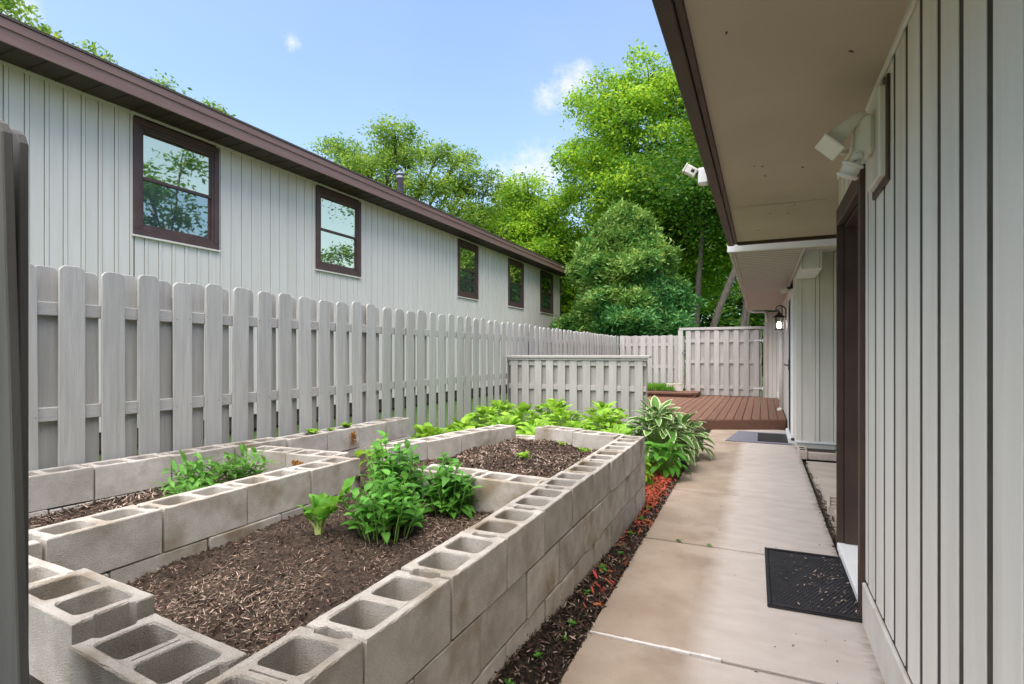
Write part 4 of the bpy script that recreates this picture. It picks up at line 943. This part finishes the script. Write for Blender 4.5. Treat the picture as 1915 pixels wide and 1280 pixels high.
# ------------------------------------------------------------------ trees
def limb(mb, p, d, L, r, depth, tips, rnd, spread=.6, up=.12, kids=(2,3), seg=5):
    pts = [Vector(p)]; rad = [r]; d = Vector(d).normalized(); n = 4
    for i in range(n):
        d = (d+Vector((rnd.gauss(0,.11),rnd.gauss(0,.11),rnd.gauss(0,.07)+up*.3))).normalized(); pts.append(pts[-1]+d*(L/n)); rad.append(r*(1-.45*(i+1)/n))
    mb.tube(pts, rad, seg if depth > 1 else 4, False); tips.append((pts[-1], depth))
    if depth <= 0: tips.append((pts[2], 0)); return
    for k in range(rnd.randint(*kids)):
        t = rnd.choice(pts[2:]); a = rnd.uniform(0,6.28); o = d.orthogonal().normalized(); o.rotate(Matrix.Rotation(a,3,d))
        limb(mb, t, d*(1-spread)+o*spread+Vector((0,0,up)), L*rnd.uniform(.62,.82), rad[-1]*.8, depth-1, tips, rnd, spread, up, kids, seg)
    limb(mb, pts[-1], d, L*.72, rad[-1], depth-1, tips, rnd, spread, up, kids, seg)
def leaves(C, n_per, sig, size, m, name='crown', droop=.0, asp=.5):
    """C: clump centres (k,3); every clump gets n_per folded leaf faces"""
    C = np.repeat(np.asarray(C), n_per, 0); n = len(C)
    sg = np.array([sig*1.25,sig*1.25,sig*.55]) if sig > .2 else np.array([sig]*3)
    P = C+rng.normal(0, 1, (n,3))*sg; P[:,2] -= .18*((P[:,0]-C[:,0])**2+(P[:,1]-C[:,1])**2)/max(sig,.1); a = rng.uniform(0, 2*np.pi, n); e = rng.normal(-droop, .5, n); l = rng.uniform(.7,1.3,n)*size
    d = np.stack([np.cos(a)*np.cos(e), np.sin(a)*np.cos(e), np.sin(e)],1); s = np.cross(d, np.array([0,0,1.])); s /= np.linalg.norm(s,axis=1)[:,None]+1e-9
    up = np.cross(s, d); ro = rng.normal(0,.6,n)[:,None]; s = s*np.cos(ro)+up*np.sin(ro)
    l = l[:,None]; V = np.stack([P, P+d*l*.5+s*l*asp*.5, P+d*l, P+d*l*.5-s*l*asp*.5],1).reshape(-1,3)
    F = np.arange(n*4).reshape(-1,4); return arrmesh(name, V, F, m)
def envelope_tree(name, label, base, H, crowns, m, seed, n_clump, n_per, size, sig=.35, bark='bark', trunk_r=.28, lean=(0,0), group=None, asp=.5, droop=.2, shell=.55):
    """crowns: list of (cx,cy,cz,rx,ry,rz) relative to base; limbs reach into each of them"""
    rnd = random.Random(seed); t = thing(name, label, 'tree', base, 0, group); mb = MB(); 
    top = Vector((lean[0], lean[1], H*.45)); fork = top*.55
    mb.tube([(0,0,-.3),fork*.5+Vector((rnd.gauss(0,.06),rnd.gauss(0,.06),0)),fork,top],[trunk_r*1.25,trunk_r,trunk_r*.85,trunk_r*.55],9,False)
    C = []
    vol = [c[3]*c[4]*c[5] for c in crowns]; tot = sum(v**.8 for v in vol)
    for c, v in zip(crowns, vol):
        cc = Vector(c[:3]); st = fork.lerp(top, rnd.uniform(.2,1)); mid = st.lerp(cc,.5)+Vector((rnd.gauss(0,.3),rnd.gauss(0,.3),.3))
        mb.tube([st,mid,cc],[trunk_r*.42,trunk_r*.3,trunk_r*.16],6,False)
        k = max(4, int(n_clump*v**.8/tot))
        for i in range(k):
            u = Vector((rnd.gauss(0,1),rnd.gauss(0,1),rnd.gauss(0,1))).normalized(); q = shell+(1-shell)*rnd.random()**.6
            p = cc+Vector((u.x*c[3],u.y*c[4],u.z*c[5]))*q; C.append(tuple(p))
            if i % 3 == 0: mb.tube([mid.lerp(cc,rnd.uniform(.3,1)),(cc+p)/2+Vector((rnd.gauss(0,.15),rnd.gauss(0,.15),rnd.gauss(0,.15))),p],[trunk_r*.13,trunk_r*.08,trunk_r*.02],4,False)
    mb.obj('trunk', M[bark], t, True); link('crown', leaves(C, n_per, sig, size, m, 'crown', droop, asp), t); return t
def crownset(rnd, n, cx, cy, z0, z1, rx, ry, r0, r1, flat=.7, top=.75):
    o = []
    for i in range(n):
        f = (i+.5)/n; z = z0+(z1-z0)*f; k = math.sqrt(max(.05, 1-((f-.35)/top)**2)) if f > .35 else .75+.25*f/.35
        a = i*2.39996; q = math.sqrt(rnd.random())*.9; r_ = rnd.uniform(r0,r1)*(1.1-.4*f)
        o.append((cx+math.cos(a)*rx*k*q, cy+math.sin(a)*ry*k*q, z, r_, r_, r_*flat))
    return o
r_ = random.Random(3)
# bright maple beyond the far fence
envelope_tree('maple_tree', 'tall bright green maple tree rising behind the eave', (-4.4,27.5,0), 14, crownset(r_,38,-.4,0,4.4,15.0,4.6,4.0,1.3,2.1,.62), M['maple'], 11, 900, 135, .19, .33, 'barkd', .30, (.3,0))
envelope_tree('maple_tree', 'lower maple spreading left of the conifer towards the house', (-11.6,28.0,0), 10, crownset(r_,24,0,0,3.4,10.6,3.5,3.0,1.2,1.8,.62), M['maple'], 12, 520, 120, .19, .33, 'barkd', .24)
# open locust behind the neighbouring roof
envelope_tree('locust_tree', 'open feathery locust tree behind the neighbouring roof', (-19.2,25.0,0), 13, crownset(r_,34,.2,0,5.5,13.2,7.0,4.5,1.1,1.7,.5), M['locust'], 21, 760, 105, .19, .32, 'barkd', .26, (.5,0), asp=.42, shell=.35)
envelope_tree('locust_tree', 'sparser locust tree right of the feathery one', (-13.5,31,0), 11, crownset(r_,16,.2,0,4.5,11.2,4.4,3.5,1.0,1.6,.5), M['locust'], 22, 440, 95, .19, .32, 'barkd', .22, asp=.42, shell=.35)
# tree tops peeping over the roof at the left
for k, (x, y, h, lab) in enumerate(((-20,8.6,11.9,'leafy tree top over the roof at the far left'),(-20,11.4,11.3,'leafy tree top over the roof, middle one'),(-20,14.0,11.4,'leafy tree top over the roof, right-hand one'))):
    envelope_tree('roadside_tree', lab, (x,y,0), h, crownset(r_,16,0,0,5,h-.1,1.7,1.9,.7,1.1,.7), M['locust'], 31+k, 210, 95, .17, .26, 'barkd', .2, asp=.55)
# shaded wood behind the gate: leaning trunks and a dark leaf mass
def leaning_tree(label, p0, p1, rr, seed, side=None):
    rnd = random.Random(seed); t = thing('shade_tree', label, 'tree', p0); mb = MB(); d = Vector(p1)-Vector(p0); d /= d.z
    P = [d*z+Vector((rnd.gauss(0,.05),rnd.gauss(0,.05),0)) for z in (-.2,1.5,3,4.5,6,7.5,9)]; mb.tube(P,[rr*1.2,rr*1.05,rr,rr*.92,rr*.8,rr*.65,rr*.45],9,False); C = []
    for k in range(7):
        a = rnd.uniform(0,6.28); st = P[rnd.randint(4,6)]; e = st+Vector((math.cos(a)*rnd.uniform(1,2.4),math.sin(a)*rnd.uniform(1,2.4),rnd.uniform(.4,2))); mb.tube([st,(st+e)/2+Vector((0,0,.2)),e],[rr*.4,rr*.25,rr*.08],6,False)
        for q in range(13): C.append(tuple(e+Vector((rnd.gauss(0,.8),rnd.gauss(0,.8),rnd.gauss(.2,.5)))))
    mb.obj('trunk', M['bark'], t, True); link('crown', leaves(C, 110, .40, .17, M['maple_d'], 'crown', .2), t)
leaning_tree('thick leaning grey trunk right of the conifer', (-2.55,22,0), (-.72,22,4.8), .125, 41)
leaning_tree('leaning trunk close beside the far soffit', (-1.05,23,0), (-.45,23,3.9), .10, 42)
leaning_tree('thin leaning trunk nearest the far soffit', (-.95,24,0), (-.35,24,3.7), .075, 43)
leaning_tree('upright dark trunk just right of the conifer', (-2.65,24,0), (-2.3,24,6), .12, 44)
for k, (x, y, h) in enumerate(((-9,37,7),(-4.5,39,8),(-.5,40,8),(3.5,41,9),(7,44,9),(-14,40,7))):
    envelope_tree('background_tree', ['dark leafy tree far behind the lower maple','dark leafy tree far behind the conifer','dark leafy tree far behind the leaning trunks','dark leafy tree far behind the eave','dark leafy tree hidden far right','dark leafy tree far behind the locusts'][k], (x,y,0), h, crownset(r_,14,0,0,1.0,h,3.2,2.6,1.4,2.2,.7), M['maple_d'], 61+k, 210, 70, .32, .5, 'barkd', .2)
# trees on the other side of the near house, seen mirrored in the windows
for k, (x, y, h) in enumerate(((13,19.0,12.5),(13.5,25,9.5),(14,32,9.3))):
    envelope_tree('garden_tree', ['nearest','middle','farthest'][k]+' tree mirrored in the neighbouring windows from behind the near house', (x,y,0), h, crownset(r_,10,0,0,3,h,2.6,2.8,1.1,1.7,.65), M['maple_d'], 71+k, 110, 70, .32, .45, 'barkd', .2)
# conifers: dense cones of drooping sprays
def conifer(label, base, H, rad, seed, n, size):
    rnd = random.Random(seed); t = thing('conifer', label, 'conifer', base); mb = MB(); mb.tube([(0,0,-.2),(0,0,H*.9)],[.14,.03],7,False); C = []; B = []
    lob = [(rnd.uniform(0,6.28), rnd.uniform(.03,.97), rnd.uniform(.28,.52)) for _ in range(95)]
    for i in range(n):
        f = rnd.random()**1.15; a = rnd.uniform(0,6.28); base_r = rad*(1-f**2.3)**.66*(1.0 if f > .22 else .80+.91*f)
        b = 0
        for la_, lz, lr in lob:
            da = (a-la_+math.pi)%(2*math.pi)-math.pi; b = max(b, lr*math.exp(-(da/.30)**2-((f-lz)/.05)**2))
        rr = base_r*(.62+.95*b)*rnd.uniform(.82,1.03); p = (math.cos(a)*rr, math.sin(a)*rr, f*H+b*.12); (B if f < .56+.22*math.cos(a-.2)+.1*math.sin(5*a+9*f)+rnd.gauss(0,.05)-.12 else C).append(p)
        if i % 9 == 0: mb.tube([(0,0,f*H*.9),(math.cos(a)*rr*.9,math.sin(a)*rr*.9,f*H)],[.02,.006],4,False)
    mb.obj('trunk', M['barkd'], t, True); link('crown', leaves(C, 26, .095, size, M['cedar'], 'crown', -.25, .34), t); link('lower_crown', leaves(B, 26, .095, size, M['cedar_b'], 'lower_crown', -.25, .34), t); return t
conifer('broad rounded evergreen conifer rising behind the far fence', (-4.75,20.4,0), 6.75, 2.85, 5, 6200, .19)
